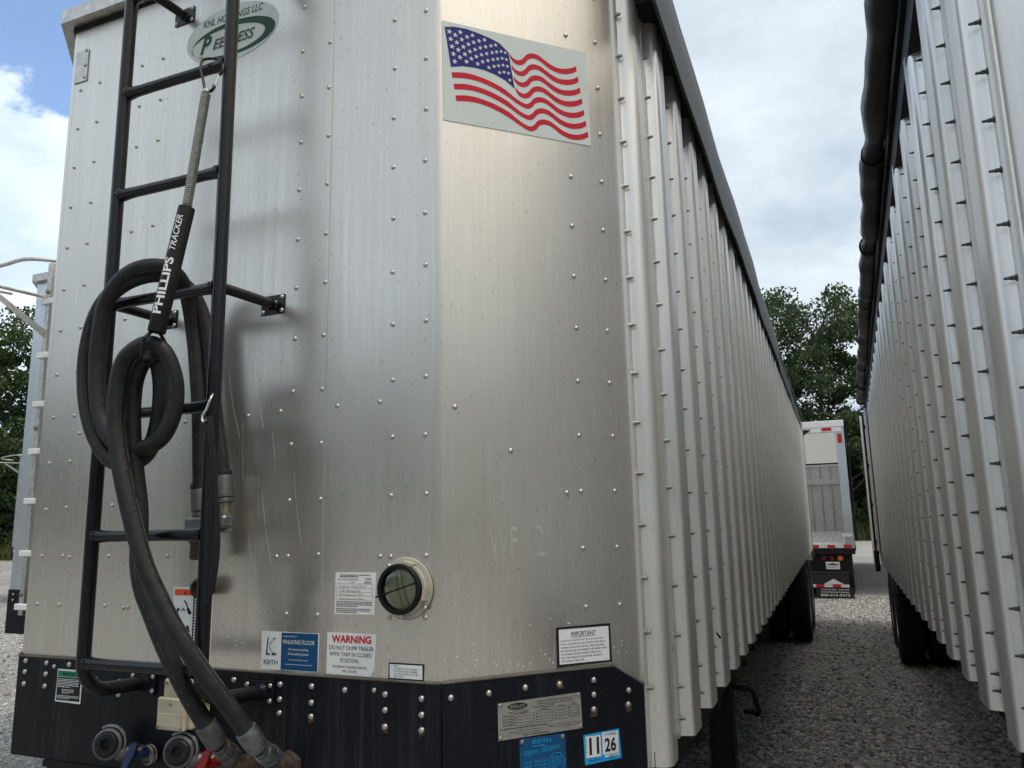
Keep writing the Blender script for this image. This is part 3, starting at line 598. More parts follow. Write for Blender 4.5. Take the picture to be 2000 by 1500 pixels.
d.text('11', .427, 1.186, .043, .030, 2, 2, 0, .035); d.text('26', .477, 1.184, .036, .035, 2, 2, 0, .028); d.text('TW EXPIRES', .478, 1.2105, .0055, .038, 2, 2, 0, .006); d.lines(.403,.4045,1.208,1.165,9,2,.6,2,3); d.text('Apportion', .43, 1.1495, .006, .04, 2, 1); d.rect(.459,1.1530,.503,1.1585,1,1); d.text('282214', .484, 1.1557, .0045, .026, 2, 2); d.lines(.475,.492,1.150,1.1475,1,2,.5,1,3)
d.build('permit_decal', ['ink_cyan', 'white_vinyl', 'ink_black'], T, 'cyan and white permit sticker reading 11 26')

# ---- ladder
LAD = MB().add([(.5,-.2,1.3),(.5,-.2,1.301),(.501,-.2,1.3)], [(0,1,2)])
lad = bpy.data.objects.new('ladder', None); COL.objects.link(lad); lad.parent = T; lad.location = (.745, 0, 1.3); ORG[lad.name] = Vector((.745, 0, 1.3))
LX = (.531, .960); LY = -.20
def bend_rail(x, fx):
    p = [(x, LY, 3.98-.16*k) for k in range(16)]+[(x, LY, 1.46), (x, LY, 1.42)]
    for k in range(1, 9):
        a = R(90*k/8); p.append((x+(fx-x)*.35*(1-math.cos(a)), LY+.085*(1-math.cos(a)), 1.42-.085*math.sin(a)))
    p.append((fx, -.012, 1.333)); return p
for x, fx in zip(LX, (.565, 1.000)): m = MB(); m.tube(smooth_path(bend_rail(x, fx), 3), .0195, 16); m.build('rail', 'ladder_black', lad)
RUNGS = [1.418, 1.769, 2.119, 2.462, 2.815, 3.160, 3.508, 3.855]
for z in RUNGS:
    m = MB(); x0, x1 = LX; pp = []; rr = []
    for k in range(13):
        t = k/12; pp.append((x0+.012+(x1-x0-.024)*t, LY, z+random.uniform(-.0006,.0006))); rr.append(.0162+.0055*max(0, 1-min(t, 1-t)*9))
    m.tube(pp, rr, 14)
    for x, s_ in ((x0, 1), (x1, -1)): m.tube([(x+s_*.0185, LY, z-.019), (x+s_*.021, LY-.017, z-.008), (x+s_*.021, LY-.018, z+.008), (x+s_*.0185, LY, z+.019)], .0045, 6)
    m.build('rung', 'ladder_black', lad)
for x, px_, zb in ((LX[0], .562, 2.456), (LX[1], .992, 2.453), (LX[0], .562, 3.556), (LX[1], .992, 3.556)):
    m = MB(); m.tube(smooth_path([(x, LY, zb+.008), (x+(px_-x)*.4, LY+.06, zb+.006), (px_, -.05, zb), (px_, -.005, zb)], 3), .0155, 12); m.tube([(px_, -.016, zb), (px_, -.006, zb)], [.016, .022], 12)
    br = m.build('bracket', 'ladder_black', lad)
    m = MB(); m.bbox((px_-.044, -.0105, zb-.030), (px_+.044, -.0028, zb+.030), .0015); m.build('mounting_plate', 'ladder_black', br)
    for dx, dz in ((-.035,-.021),(.035,-.021),(-.035,.021),(.035,.021)): inst(RV, 'rivet', br, (px_+dx, -.0105, zb+dz))
for px_, zb in ((.565, 1.333), (1.000, 1.333)):
    m = MB(); m.bbox((px_-.055, -.0165, zb-.034), (px_+.045, YA-.0005, zb+.030), .0015); m.tube([(px_, -.03, zb), (px_, -.014, zb)], [.020, .027], 14); br = m.build('mounting_plate', 'apron_paint', lad)
    for dx, dz in ((-.045,.018),(.035,.018),(.035,-.022)): inst(RV, 'rivet', br, (px_+dx, -.0165, zb+dz))

# ---- round clear-faced housing beside the corner
lc = Vector((1.4555, -.005, 1.619)); lh = bpy.data.objects.new('round_housing', None); COL.objects.link(lh); lh.parent = T; lh.location = lc; ORG[lh.name] = lc
AX = (0,-1,0)
m = MB(); m.lathe([(.079,0),(.081,.004),(.079,.009),(.067,.011),(.0665,.022),(.060,.023),(.059,.004)], lc+Vector((.006,0,0)), AX, 40, caps=False); fl = m.build('flange', 'pale_plastic', lh)
m = MB()
for a in (75, -10, 170, 260): 
    e_ = [lc+Vector((.006+(.064+q)*math.cos(R(a+k)), -h, (.064+q)*math.sin(R(a+k)))) for k in (-13, 13) for q in (0, .009) for h in (.008, .028)]
    m = MB(); m.add(e_, [(0,1,3,2),(4,5,7,6),(0,1,5,4),(2,3,7,6),(1,3,7,5),(0,2,6,4)]); m.build('clip', 'beige_plastic', lh)
m = MB(); m.lathe([(.0640,.014),(.0655,.030),(.062,.036),(.054,.036),(.0535,.018)], lc, AX, 40, caps=False); m.build('bezel', 'frame_black', lh)
m = MB(); m.lathe([(.0575,.012),(.050,.013),(.030,.010),(.001,.009)], lc, AX, 32); m.tube([lc+Vector((-.008,-.016,.045)), lc+Vector((.002,-.021,.0)), lc+Vector((.018,-.016,-.042))], .0045, 8); m.tube([lc+Vector((-.022,-.015,.040)), lc+Vector((-.014,-.019,.0)), lc+Vector((.0,-.015,-.045))], .003, 8); m.build('reflector', 'lens_back', lh)
m = MB(); m.lathe([(.0535,.028),(.045,.0318),(.025,.0345),(.001,.0355),(.001,.0335),(.025,.0325),(.045,.0298),(.0535,.026)], lc, AX, 32, caps=False); m.build('lens', 'lens', lh)
m = MB(); m.tube([lc+Vector((-.064,-.040,-.020)), lc+Vector((.058,-.040,.018))], .0022, 8); m.build('guard_bar', 'frame_black', lh)
for dx, dz in ((-.043,.058),(.066,-.048)): inst(RV, 'rivet', fl, lc+Vector((dx,-.010,dz)))

# ---- junction box
jb = bpy.data.objects.new('junction_box', None); COL.objects.link(jb); jb.parent = T; jb.location = (.75, 0, 1.22); ORG[jb.name] = Vector((.75,0,1.22))
m = MB(); m.bbox((.700,-.072,1.300),(.832,YA-.0005,1.362),.006); m.bbox((.705,-.080,1.232),(.822,YA-.0005,1.312),.006); m.bbox((.690,-.060,1.292),(.706,-.015,1.326),.003); m.build('housing', 'beige_plastic', jb)
m = MB(); m.bbox((.703,-.094,1.230),(.806,-.0795,1.316),.004); m.bbox((.712,-.0965,1.240),(.797,-.0945,1.276),.0008); cv = m.build('cover', 'beige_plastic', jb)
for x, z in ((.712,1.238),(.797,1.238),(.755,1.300)): m = MB(); m.lathe([(.004,0),(.0035,.0022),(.001,.0024)], (x,-.0955,z), AX, 8); m.build('screw', 'bolt_steel', cv)
for x in (.712, .818): m = MB(); m.lathe([(.0055,0),(.005,.004),(.001,.005)], (x,-.072,1.352), AX, 10); m.build('screw', 'bolt_steel', cv)
m = MB(); m.lathe([(.018,0),(.018,.018),(.021,.019),(.021,.026),(.012,.028)], (.775,-.055,1.232), (0,0,-1), 16); m.tube(smooth_path([(.775,-.055,1.21),(.776,-.056,1.17),(.77,-.04,1.12),(.76,.0,1.07)], 4), .008, 10); m.build('cable_gland', 'frame_black', jb)

# ---- air couplings (gladhands)
def gladhand(name_, cx_, cz_, mat, lab):
    o = bpy.data.objects.new('air_coupling', None); COL.objects.link(o); o.parent = T; o.location = (cx_, 0, cz_); ORG[o.name] = Vector((cx_,0,cz_)); o['label'] = lab
    a_ = Vector((.35,-.9,.12)).normalized(); c_ = Vector((cx_-.045,-.085,cz_+.030))
    m = MB(); m.lathe([(.030,-.05),(.040,-.042),(.043,-.012),(.043,0),(.036,.004),(.034,.0)], c_, a_, 26); m.tube([c_-a_*.03, Vector((cx_-.02,-.05,cz_)), Vector((cx_+.01,-.02,cz_-.005)), Vector((cx_+.012,YA,cz_-.006))], [.030,.024,.020,.022], 12); m.build('body', 'dull_alu', o)
    m = MB(); m.lathe([(.033,.0),(.033,.006),(.028,.010),(.016,.010),(.014,.003),(.012,-.004),(.001,-.004)], c_, a_, 22); m.build('rubber_seal', 'strap_rubber', o)
    m = MB(); e1 = a_.cross(ZV).normalized(); e2 = e1.cross(a_)
    arc = [c_-a_*.012+(e1*math.cos(t)+e2*math.sin(t))*.048 for t in [R(k) for k in range(60, 215, 12)]]; m.tube(arc, .0055, 8); m.build('locking_lip', 'zinc', o)
    m = MB(); m.plate([(cx_-.012,-.055,cz_-.047),(cx_+.012,-.060,cz_-.050),(cx_+.045,-.058,cz_+.010),(cx_+.050,-.055,cz_+.034),(cx_+.030,-.055,cz_+.036),(cx_+.012,-.058,cz_+.004)], (.25,-1,0), .016); m.tube([(cx_+.042,-.056,cz_+.0),(cx_+.046,YA,cz_-.004)], .012, 10); m.build('colour_tag', mat, o)
    m = MB()
    for k in range(2): m.tube([(cx_+.055+.022*math.cos(t), -.018-.012*k, cz_-.006+.024*math.sin(t)) for t in [R(q) for q in range(0,360,24)]], .0045, 6, closed=True)
    m.lathe([(.02,0),(.02,.012),(.012,.016)], (cx_+.055,YA,cz_-.006), AX, 12); m.build('ring', 'bolt_steel', o)
gladhand('a', .556, 1.142, 'navy_paint', 'dull coupling with navy blue bracket')
gladhand('b', .828, 1.145, 'red_paint', 'dull coupling with red bracket')
# hydraulic ports on the apron
for px_, pz_ in ((1.100,1.150),(.968,1.135)):
    m = MB(); m.lathe([(.030,-.002),(.030,.05),(.027,.052),(.027,.075)], (px_,YA,pz_), (-.10,-1,.25), 16); m.lathe([(.042,0),(.042,.016),(.036,.018)], (px_+.004,YA,pz_-.002), AX, 6); m.build('hydraulic_port', 'rust', T)
m = MB(); m.lathe([(.022,0),(.022,.035),(.027,.037),(.027,.060),(.019,.064),(.017,.052),(.001,.052)], (.793,-.0026,1.612), (.15,-1,.05), 20); m.build('pipe_stub', 'rust', T)

# ---- side wall: base sheet, posts, bolts
XB = 2.041
m = MB(); m.box((XB-.006, .52, 1.165), (XB, 13.72, 3.53)); m.plate([(XB,.50,1.165),(XB,.50,3.53),(XB-.003,.47,3.53),(XB-.003,.47,1.10)], (-1,0,0), .003); m.build('side_sheet', 'front_alu', T)
m = MB(); m.box((-AA-.01, .44, 1.10), (-AA+.02, 13.7, 3.60)); m.build('side_sheet', 'front_alu', T)
def post_profile(dep, wid, sg, fl=.034, r=.013, x0=0.):
    """hat section: (x outboard*sg, y); y=0 at the front outer corner"""
    p = [(0, -.0-fl-.008), (.0045, -fl-.008), (.0045, -.010), (.009, -.006)]
    p += [(max(dep-r, .011), -.001)]
    for k in range(6):
        a = R(18*k+0); p.append((max(dep-r, .011)+min(r, dep-.011)*math.sin(a), r-r*math.cos(a)))
    p += [(dep, wid-.01), (dep-.006, wid), (.006, wid+.006), (.0045, wid+fl), (0, wid+fl)]
    return [(x0+sg*a, b) for a, b in p]
PM = MB(); PM.extrude(post_profile(.0445, .125, 1, .034, .017), 'z', 1.147, 3.50); post_me = PM.mesh('side_post', ['post_alu'], smooth=40)
m = MB(); m.tube([(0,0,0),(.009,0,0),(.010,0,0),(.0165,0,0),(.018,0,0)], [.0064,.0064,.0050,.0048,.003], 10); bolt_me = m.mesh('bolt', ['bolt_steel'])
POST_Y = [.619+.358*k for k in range(37)]
cornerpost = [(XR-.010, .418), (XR+.004, .414), (XR+.006, .446), (XR+.012, .450)]+[(XR+.012+.0485*math.sin(R(a_)), .450+.035*(1-math.cos(R(a_)))) for a_ in range(10, 91, 10)]+[(2.046, .54), (2.044, .556), (XB-.002, .56), (XB-.006, .50), (XR-.010, .45)]
m = MB(); m.extrude(cornerpost, 'z', 1.10, 3.56); cpo = m.build('corner_post', 'post_alu', T)
for k in range(15):
    z = 3.435-.1515*k
    if z > 1.14: inst(bolt_me, 'bolt', cpo, (XR+.0045, .437, z))
nb = 0; far = MB()
for i, y in enumerate(POST_Y):
    po = inst(post_me, 'side_post', T, (XB, y, 0)); ORG[po.name] = Vector((XB, y, 0))
    po.rotation_euler = (0, 0, random.uniform(-.022, .022))
    zs = [3.357-.1475*k-.004*math.sin(i*2) for k in range(15)]+[1.20]
    for z in zs:
        if z < 1.17: continue
        if i < 7: inst(bolt_me, 'bolt', po, (XB+.0045, y-.024, z+random.uniform(-.003,.003)))
        elif i < 16: far.tube([(XB+.004, y-.024, z), (XB+.022, y-.024, z)], .0058, 6)
far.build('far_bolts', 'bolt_steel', T, kind='stuff')
m = MB(); m.tube([(XB+.02, .619+.358*2-.003, 1.345), (XB+.034, .619+.358*2-.001, 1.325)], .004, 5); m.build('tar_mark', 'ink_black', T)
dd = Decal((XB+.001, .50, 0), (0,1,0), (0,0,1), (1,0,0)); dd.sheet([(.025,1.345),(.066,1.350),(.066,1.415),(.025,1.41)]); dd.rect(.027,1.392,.064,1.412,1,1); dd.rect(.032,1.36,.04,1.385,2,1); dd.rect(.046,1.355,.056,1.38,2,1); dd.build('side_decal', ['paper', 'ink_orange', 'ink_black'], T)
# tarp: flap along the side and sheet over the top
def tx(y): t = (y-.8)/12.66; return 2.125-.040*t
def tz(y): t = (y-.8)/12.66; return 3.71-.18*t
ys = np.linspace(.36, 13.46, 45); m = MB()
for y in ys:
    x = tx(y); zu = tz(y); zl = zu-.29+.05*(y-.8)/12.66; wv = .004*math.sin(y*2.3)+.003*math.sin(y*5.1)
    m.v += [(float(a), float(y), float(b)) for a, b in ((1.2, zu+.10), (x-.05, zu+.02), (x-.012, zu+.004), (x+wv, zu-.02), (x+.004+wv, (zu+zl)/2), (x+wv, zl), (x-.012+wv, zl+.004), (x-.014, zu-.04), (1.2, zu-.02))]
n = 9
m.f = [(i*n+k, i*n+(k+1) % n, (i+1)*n+(k+1) % n, (i+1)*n+k) for i in range(len(ys)-1) for k in range(n)]+[tuple(range(n)), tuple(range((len(ys)-1)*n, len(ys)*n))]; m.m = [0]*len(m.f)
m.build('tarp_flap', 'tarp_flap', T)
m = MB(); m.box((-AA, .45, 3.60), (1.25, 13.4, 3.66)); m.build('tarp_top', 'tarp_flap', T)
m = MB(); m.box((1.93, .5, 3.50), (2.11, 13.4, 3.56)); m.build('top_rail', 'frame_black', T)
# underframe, landing gear, wheels
m = MB(); m.box((-.40, .45, 1.02), (2.0, 13.7, 1.14)); m.box((.25, .6, .80), (.37, 13.6, 1.02)); m.box((1.20, .6, .80), (1.32, 13.6, 1.02))
for k in range(24): m.box((-.40, .8+.55*k, .93), (1.97, .86+.55*k, 1.02))
m.build('underframe', 'frame_black', T)
def leg(x, y):
    o = bpy.data.objects.new('landing_leg', None); COL.objects.link(o); o.parent = T; o.location = (x, y, 0); ORG[o.name] = Vector((x, y, 0))
    m = MB(); m.bbox((x-.065, y-.065, .42), (x+.065, y+.065, 1.1), .01); m.build('outer_tube', 'frame_black', o)
    m = MB(); m.bbox((x-.05, y-.05, .10), (x+.05, y+.05, .45), .006); m.build('inner_tube', 'zinc', o)
    m = MB(); m.bbox((x-.13, y-.13, .062), (x+.13, y+.13, .10), .006); m.build('foot', 'frame_black', o)
    return o
for x in (1.86, .02): leg(x, 2.72)
m = MB(); m.box((.08, 2.68, .78), (1.80, 2.76, .86)); m.tube([(1.83,2.75,.9),(1.5,3.6,1.05)], .03, 8); m.build('leg_brace', 'frame_black', T)
m = MB(); m.tube(smooth_path([(1.92,2.74,.86),(1.99,2.74,.86),(2.02,2.80,.84),(2.02,3.0,.72),(2.02,3.06,.66),(1.98,3.08,.66),(1.93,3.08,.66)], 4), .014, 10); m.build('crank_handle', 'frame_black', T)
m = MB(); m.bbox((1.66, 2.50, .0), (2.06, 2.95, .062), .006); m.build('sole_plank', 'wood_block', None, label='weathered timber block under the landing foot of the flag trailer', cat='timber')
TY = MB(); pr = [(.29,-.13),(.40,-.135),(.47,-.130),(.512,-.118)]
for k in range(-4, 5):
    yy = k*.026; pr += [(.525, yy-.0085), (.525, yy+.0085), (.513, yy+.0095), (.513, yy+.0165)] if k < 4 else [(.525, yy-.0085), (.525, yy+.0085)]
pr += [(.512,.118),(.47,.130),(.40,.135),(.29,.13)]; TY.lathe(pr, (0,0,0), (1,0,0), 40, caps=False); tyre_me = TY.mesh('tyre', ['tyre'])
RM = MB(); RM.lathe([(.29,-.125),(.29,.125),(.27,.12),(.26,.02),(.20,-.02),(.12,-.02),(.11,.06),(.001,.07)], (0,0,0), (1,0,0), 28); rim_me = RM.mesh('rim', ['rim'])
def wheel(par, x, y, z, flip):
    o = bpy.data.objects.new('wheel', None); COL.objects.link(o); o.parent = par; o.location = Vector((x, y, z))-org_of(par); ORG[o.name] = Vector((x, y, z))
    inst(tyre_me, 'tyre', o, (x, y, z)); r_ = inst(rim_me, 'rim', o, (x, y, z)); r_.rotation_euler = (0, 0, math.pi if flip else 0); return o
for y in (10.41, 11.66):
    for x, fl_ in ((1.955, 0), (1.63, 1), (-.04, 0), (-.365, 1)): wheel(T, x, y, .525, fl_)
m = MB()
for y in (10.41, 11.66): m.tube([(-.4, y, .525), (2.0, y, .525)], .065, 12)
m.box((.24, 9.9, .6), (.38, 12.2, .82)); m.box((1.19, 9.9, .6), (1.33, 12.2, .82)); m.build('axle_group', 'frame_black', T)
m = MB(); m.box((1.4, 12.32, .12), (2.04, 12.34, .98)); m.build('mud_flap', 'mud_rubber', T)
m = MB(); m.box((-.42, 13.70, .95), (2.06, 13.80, 3.58)); m.build('rear_frame', 'post_alu', T)
m = MB(); m.tube([(2.075,13.80,3.4),(2.078,13.80,1.0)], .014, 8); m.bbox((2.055,13.70,1.0),(2.10,13.84,1.12),.006); m.build('door_hinge', 'rust', T)

# ------------------------------------------------------------------ hoses
HA = [(1.078,-.15,1.264),(1.052,-.19,1.332),(1.013,-.23,1.407),(.979,-.26,1.474),(.94,-.285,1.546),(.894,-.3,1.631),(.862,-.31,1.69),(.813,-.32,1.819),(.778,-.325,1.924),(.751,-.325,2.011),(.736,-.325,2.087),(.734,-.325,2.173),(.75,-.325,2.242),(.789,-.325,2.273),(.843,-.32,2.288),(.875,-.3,2.264),(.892,-.28,2.202),(.894,-.27,2.144),(.88,-.265,2.084),(.847,-.265,2.031),(.797,-.262,2.009),(.737,-.26,2.002),(.674,-.258,2.02),(.625,-.258,2.06),(.593,-.258,2.113),(.575,-.258,2.19),(.567,-.258,2.266),(.57,-.26,2.342),(.584,-.262,2.433),(.613,-.262,2.48),(.654,-.26,2.518),(.704,-.255,2.538),(.747,-.24,2.544),(.776,-.215,2.541),(.78,-.175,2.525),(.767,-.13,2.492),(.76,-.105,2.443),(.759,-.09,2.39),(.768,-.085,2.326),(.783,-.085,2.229),(.797,-.085,2.135),(.805,-.085,2.042),(.816,-.085,1.903)]
HB = [(.945,-.15,1.266),(.914,-.19,1.35),(.892,-.22,1.422),(.854,-.235,1.499),(.82,-.245,1.573),(.792,-.25,1.625),(.777,-.255,1.69),(.778,-.258,1.764),(.775,-.26,1.844),(.754,-.262,1.936),(.741,-.268,2.03),(.733,-.27,2.125),(.737,-.272,2.189),(.754,-.273,2.234),(.778,-.272,2.261),(.796,-.265,2.266),(.802,-.25,2.242),(.81,-.245,2.194),(.809,-.24,2.139),(.799,-.235,2.093),(.79,-.235,2.044),(.77,-.238,1.997),(.732,-.24,1.971),(.684,-.245,1.966),(.632,-.25,1.984),(.581,-.25,2.038),(.543,-.25,2.106),(.521,-.25,2.177),(.51,-.25,2.258),(.517,-.252,2.331),(.539,-.255,2.402),(.577,-.255,2.46),(.64,-.25,2.5),(.693,-.235,2.52),(.731,-.205,2.531),(.755,-.16,2.525),(.767,-.11,2.497),(.776,-.08,2.447),(.79,-.07,2.391),(.802,-.065,2.326),(.812,-.062,2.246),(.828,-.06,2.136),(.851,-.058,2.027),(.866,-.056,1.941)]
def relax(P, it=1):
    P = [np.array(p) for p in P]
    for _ in range(it): P = [P[0]]+[P[i]*.8+(P[i-1]+P[i+1])*.1 for i in range(1, len(P)-1)]+[P[-1]]
    return [tuple(p) for p in P]
def hose(Pts, lab, port, fer, stripe):
    P = smooth_path(relax(Pts), 5); mid = Vector(Pts[8])
    base = Vector((P[0][0], P[0][1], P[0][2]))
    m = MB(); m.tube(P, .0230, 18); h = m.build('hydraulic_hose', 'hose_rubber', None, org=base, label=lab, cat='hose', group='coiled hydraulic hoses')
    m = MB(); rg = random.Random(stripe)     # faint printed dashes along the hose
    Pn = [Vector(p) for p in P]
    for i in range(4, len(Pn)-4):
        t = (Pn[i+1]-Pn[i-1]).normalized(); tocam = (CAM-Pn[i]); tocam = (tocam-t*tocam.dot(t)).normalized(); b = t.cross(tocam)
        for k in range(5):
            if rg.random() < .5: continue
            c_ = Pn[i]+(Pn[i+1]-Pn[i])*(k/5); dirr = (tocam*math.cos(stripe)+b*math.sin(stripe)); sd = t.cross(dirr); q = c_+dirr*.0234; hw = .0016*rg.uniform(.5,1.3); hl = .0032*rg.uniform(.4,1)
            m.add([q-sd*hw-t*hl, q+sd*hw-t*hl, q+sd*hw+t*hl, q-sd*hw+t*hl], [(0,1,2,3)])
    m.build('print_line', 'hose_print', h, smooth=0, kind='stuff')
    if stripe > 0:
        m = MB(); A_ = []; B_ = []
        for i in range(8, 52):
            t = (Pn[i+1]-Pn[i-1]).normalized(); tocam = (CAM-Pn[i]); tocam = (tocam-t*tocam.dot(t)).normalized(); b = t.cross(tocam)
            for L_, off in ((A_, -.055), (B_, .055)): L_.append(Pn[i]+(tocam*math.cos(1.22+off)+b*math.sin(1.22+off))*.0235)
        nA = len(A_); m.add(A_+B_, [(i, i+1, nA+i+1, nA+i) for i in range(nA-1) if rg.random() < .85]); m.build('layline', 'hose_teal', h, smooth=0, kind='stuff')
    # crimped end, swivel nut and nipple down to the port
    p0 = Vector(P[0]); dr = (p0-Vector(P[3])).normalized(); tgt = Vector(port); dr2 = (tgt-(p0+dr*.07)).normalized()
    m = MB(); m.lathe([(.0242,-.012),(.0280,-.010),(.0292,0),(.0284,.02),(.0278,.045),(.025,.055),(.020,.058)], p0, dr, 24); m.build('ferrule', fer, h)
    q0 = p0+dr*.055
    m = MB(); m.lathe([(.019,0),(.021,.012),(.021,.018)], q0, dr2, 18); m.lathe([(.027,.016),(.0285,.019),(.0285,.036),(.026,.039)], q0, dr2, 6); m.lathe([(.026,.038),(.026,.046)], q0, dr2, 18); m.lathe([(.0285,.045),(.030,.048),(.030,.066),(.027,.069)], q0, dr2, 6); m.tube([q0+dr2*.066, tgt], [.022, .023], 16); m.build('swivel_nut', 'dull_alu' if fer == 'dull_alu' else 'zinc', h)
    return h, P
h1, P1 = hose(HA, 'black hydraulic hose ending in the shiny lower right fitting beside the ladder foot', (1.100,-.05,1.165), 'zinc', .55)
h2, P2 = hose(HB, 'black hydraulic hose ending in the dull lower left fitting, under the beige box', (.968,-.05,1.150), 'dull_alu', -.5)
def coupling(h, p, top, wing):
    x, y, z = p
    m = MB(); m.lathe([(.0270,0),(.0285,.004),(.0285,.016),(.0270,.018)], (x,y,z+.012), (0,0,-1), 20); m.build('clamp_band', 'strap_rubber', h)
    m = MB(); m.lathe([(.0290,0),(.0300,.004),(.0300,.062),(.026,.066),(.029,.070),(.029,.078)], (x+.002,y,z-.006), (.12,0,-1), 20); m.build('ferrule', 'dull_alu', h)
    if wing:
        m = MB(); m.bbox((x-.028,y-.034,z-.128),(x+.060,y+.030,z-.084),.008); m.bbox((x+.050,y-.020,z-.118),(x+.112,y+.020,z-.080),.008); m.build('wing_nut', 'zinc', h)
        m = MB(); m.lathe([(.030,0),(.030,.03),(.026,.032),(.026,.075),(.020,.078)], (x+.008,y,z-.128), (-.02,0,-1), 18); m.build('nipple', 'rust', h)
    else:
        m = MB(); m.lathe([(.020,0),(.020,.05),(.026,.052),(.026,.085)], (x+.012,y,z-.084), (.1,0,-1), 16); m.build('nipple', 'brass', h)
coupling(h1, P1[-1], 0, True); coupling(h2, P2[-1], 0, False)

# spring hanger: carabiner, spring, sleeve with lettering, loop round the hose
hang = empty('hose_hanger', (.874,-.32,2.293), 'spring hanger with black lettered sleeve clipped to a ladder rung, holding hoses', 'hanger')
sp0, sp1, sl1 = Vector((.928,-.255,3.040)), Vector((.9195,-.295,2.668)), Vector((.874,-.332,2.305))
m = MB(); ax = (sp1-sp0); Ls = ax.length; ax.normalize(); e1 = ax.cross(Vector((0,1,0))).normalized(); e2 = ax.cross(e1); turns = 58; nn_ = turns*9
m.tube([sp0+ax*(Ls*1.02*i/nn_)+(e1*math.cos(2*math.pi*turns*i/nn_)+e2*math.sin(2*math.pi*turns*i/nn_))*(.0112) for i in range(nn_+1)], .0030, 5); m.tube([sp0-ax*.012, sp1], .0085, 8); m.build('spring', 'stainless', hang)
ax2 = (sl1-sp1); L2 = ax2.length; ax2.normalize()
m = MB(); m.lathe([(.0165,0),(.0225,.002),(.0230,L2*.5),(.0235,L2-.003),(.0215,L2),(.012,L2),(.012,L2-.02),(.001,L2-.02)], sp1-ax2*.004, ax2, 24); slv = m.build('sleeve', 'strap_rubber', hang)
tocam = (CAM-(sp1+sl1)/2); tocam = (tocam-ax2*tocam.dot(ax2)).normalized(); bb = ax2.cross(tocam)     # bb points across the sleeve
for body, a0, a1, hh in (('PHILLIPS', .86, .42, .024), ('TRACKER', .36, .08, .018)):
    V, F, asp = text_geo(body, 0. if body == 'PHILLIPS' else .3, .03 if body == 'PHILLIPS' else .012)
    bm = bmesh.new(); bvs = [bm.verts.new((u_, v_, 0)) for u_, v_ in V]
    for f in F:
        try: bm.faces.new([bvs[q] for q in f])
        except ValueError: pass
    for q in range(1, 10): bmesh.ops.bisect_plane(bm, geom=bm.verts[:]+bm.edges[:]+bm.faces[:], plane_co=(0, q/10, 0), plane_no=(0,1,0))
    bm.verts.index_update(); m = MB(); pts = []
    for v in bm.verts:
        p = sp1+ax2*(L2*(a0+(a1-a0)*v.co.x)); ang = (v.co.y-.5)*hh/.0234+R(32); pts.append(p+(tocam*math.cos(ang)+bb*math.sin(ang))*.0241)
    m.add(pts, [[v.index for v in f.verts] for f in bm.faces]); bm.free(); m.build('lettering', 'white_vinyl', slv, smooth=0)
m = MB(); cb = smooth_path([(.928,-.252,3.050),(.913,-.246,3.062),(.900,-.243,3.100),(.884,-.238,3.145),(.880,-.226,3.176),(.893,-.205,3.190),(.915,-.190,3.186),(.940,-.205,3.168),(.955,-.222,3.140),(.958,-.226,3.120),(.950,-.23,3.105)], 4); m.tube(cb, .0042, 8)
m.tube(smooth_path([(.928,-.252,3.050),(.940,-.250,3.046),(.948,-.246,3.058),(.946,-.244,3.068)], 4), .0048, 8); cbo = m.build('carabiner', 'ladder_black', hang)
m = MB(); m.tube([(.946,-.243,3.066),(.951,-.231,3.107)], .0022, 6); m.tube([(.929,-.254,3.055),(.928,-.255,3.036)], .005, 8); m.build('gate_wire', 'stainless', cbo)
m = MB(); m.tube([(.868,-.334,2.318),(.862,-.358,2.290),(.845,-.350,2.240),(.842,-.318,2.225),(.850,-.287,2.245),(.865,-.290,2.29),(.868,-.320,2.318)], .005, 8); m.bbox((.852,-.352,2.232),(.872,-.340,2.256),.002); m.build('hose_loop', 'strap_rubber', hang)

# rubber tie-down strap hanging from its hook on the fourth rung
st = empty('rubber_strap', (1.005,-.235,1.586), 'black rubber tie-down strap hanging by a wire hook from a ladder rung', 'strap')
SP = smooth_path([(.980,-.236,2.085),(.990,-.240,2.05),(1.012,-.243,1.95),(1.026,-.244,1.86),(1.034,-.244,1.76),(1.030,-.244,1.67),(1.016,-.242,1.61),(1.003,-.240,1.585)], 5); m = MB(); A_ = []
for i, p in enumerate(SP):
    hw = .0085+.002*math.sin(i*.35); A_.append([(p[0]-hw,p[1]-.003,p[2]),(p[0]+hw,p[1]-.003,p[2]),(p[0]+hw,p[1]+.003,p[2]),(p[0]-hw,p[1]+.003,p[2])])
vs = [q for a_ in A_ for q in a_]; fs = [(i*4+k, i*4+(k+1) % 4, (i+1)*4+(k+1) % 4, (i+1)*4+k) for i in range(len(A_)-1) for k in range(4)]+[(0,1,2,3), tuple(range(len(vs)-4, len(vs)))]
m.add(vs, fs); m.tube(smooth_path([(.980,-.236,2.07),(.975,-.226,1.98),(.985,-.228,1.85),(.990,-.228,1.72),(.996,-.232,1.60),(1.003,-.240,1.585)], 5), .0085, 8); m.build('band', 'strap_rubber', st)
m = MB(); m.tube(smooth_path([(.975,-.238,2.078),(.962,-.238,2.070),(.958,-.236,2.088),(.968,-.234,2.105),(.975,-.228,2.135),(.966,-.208,2.152),(.955,-.186,2.146),(.954,-.176,2.13)], 4), .0034, 8); m.build('hook', 'stainless', st)

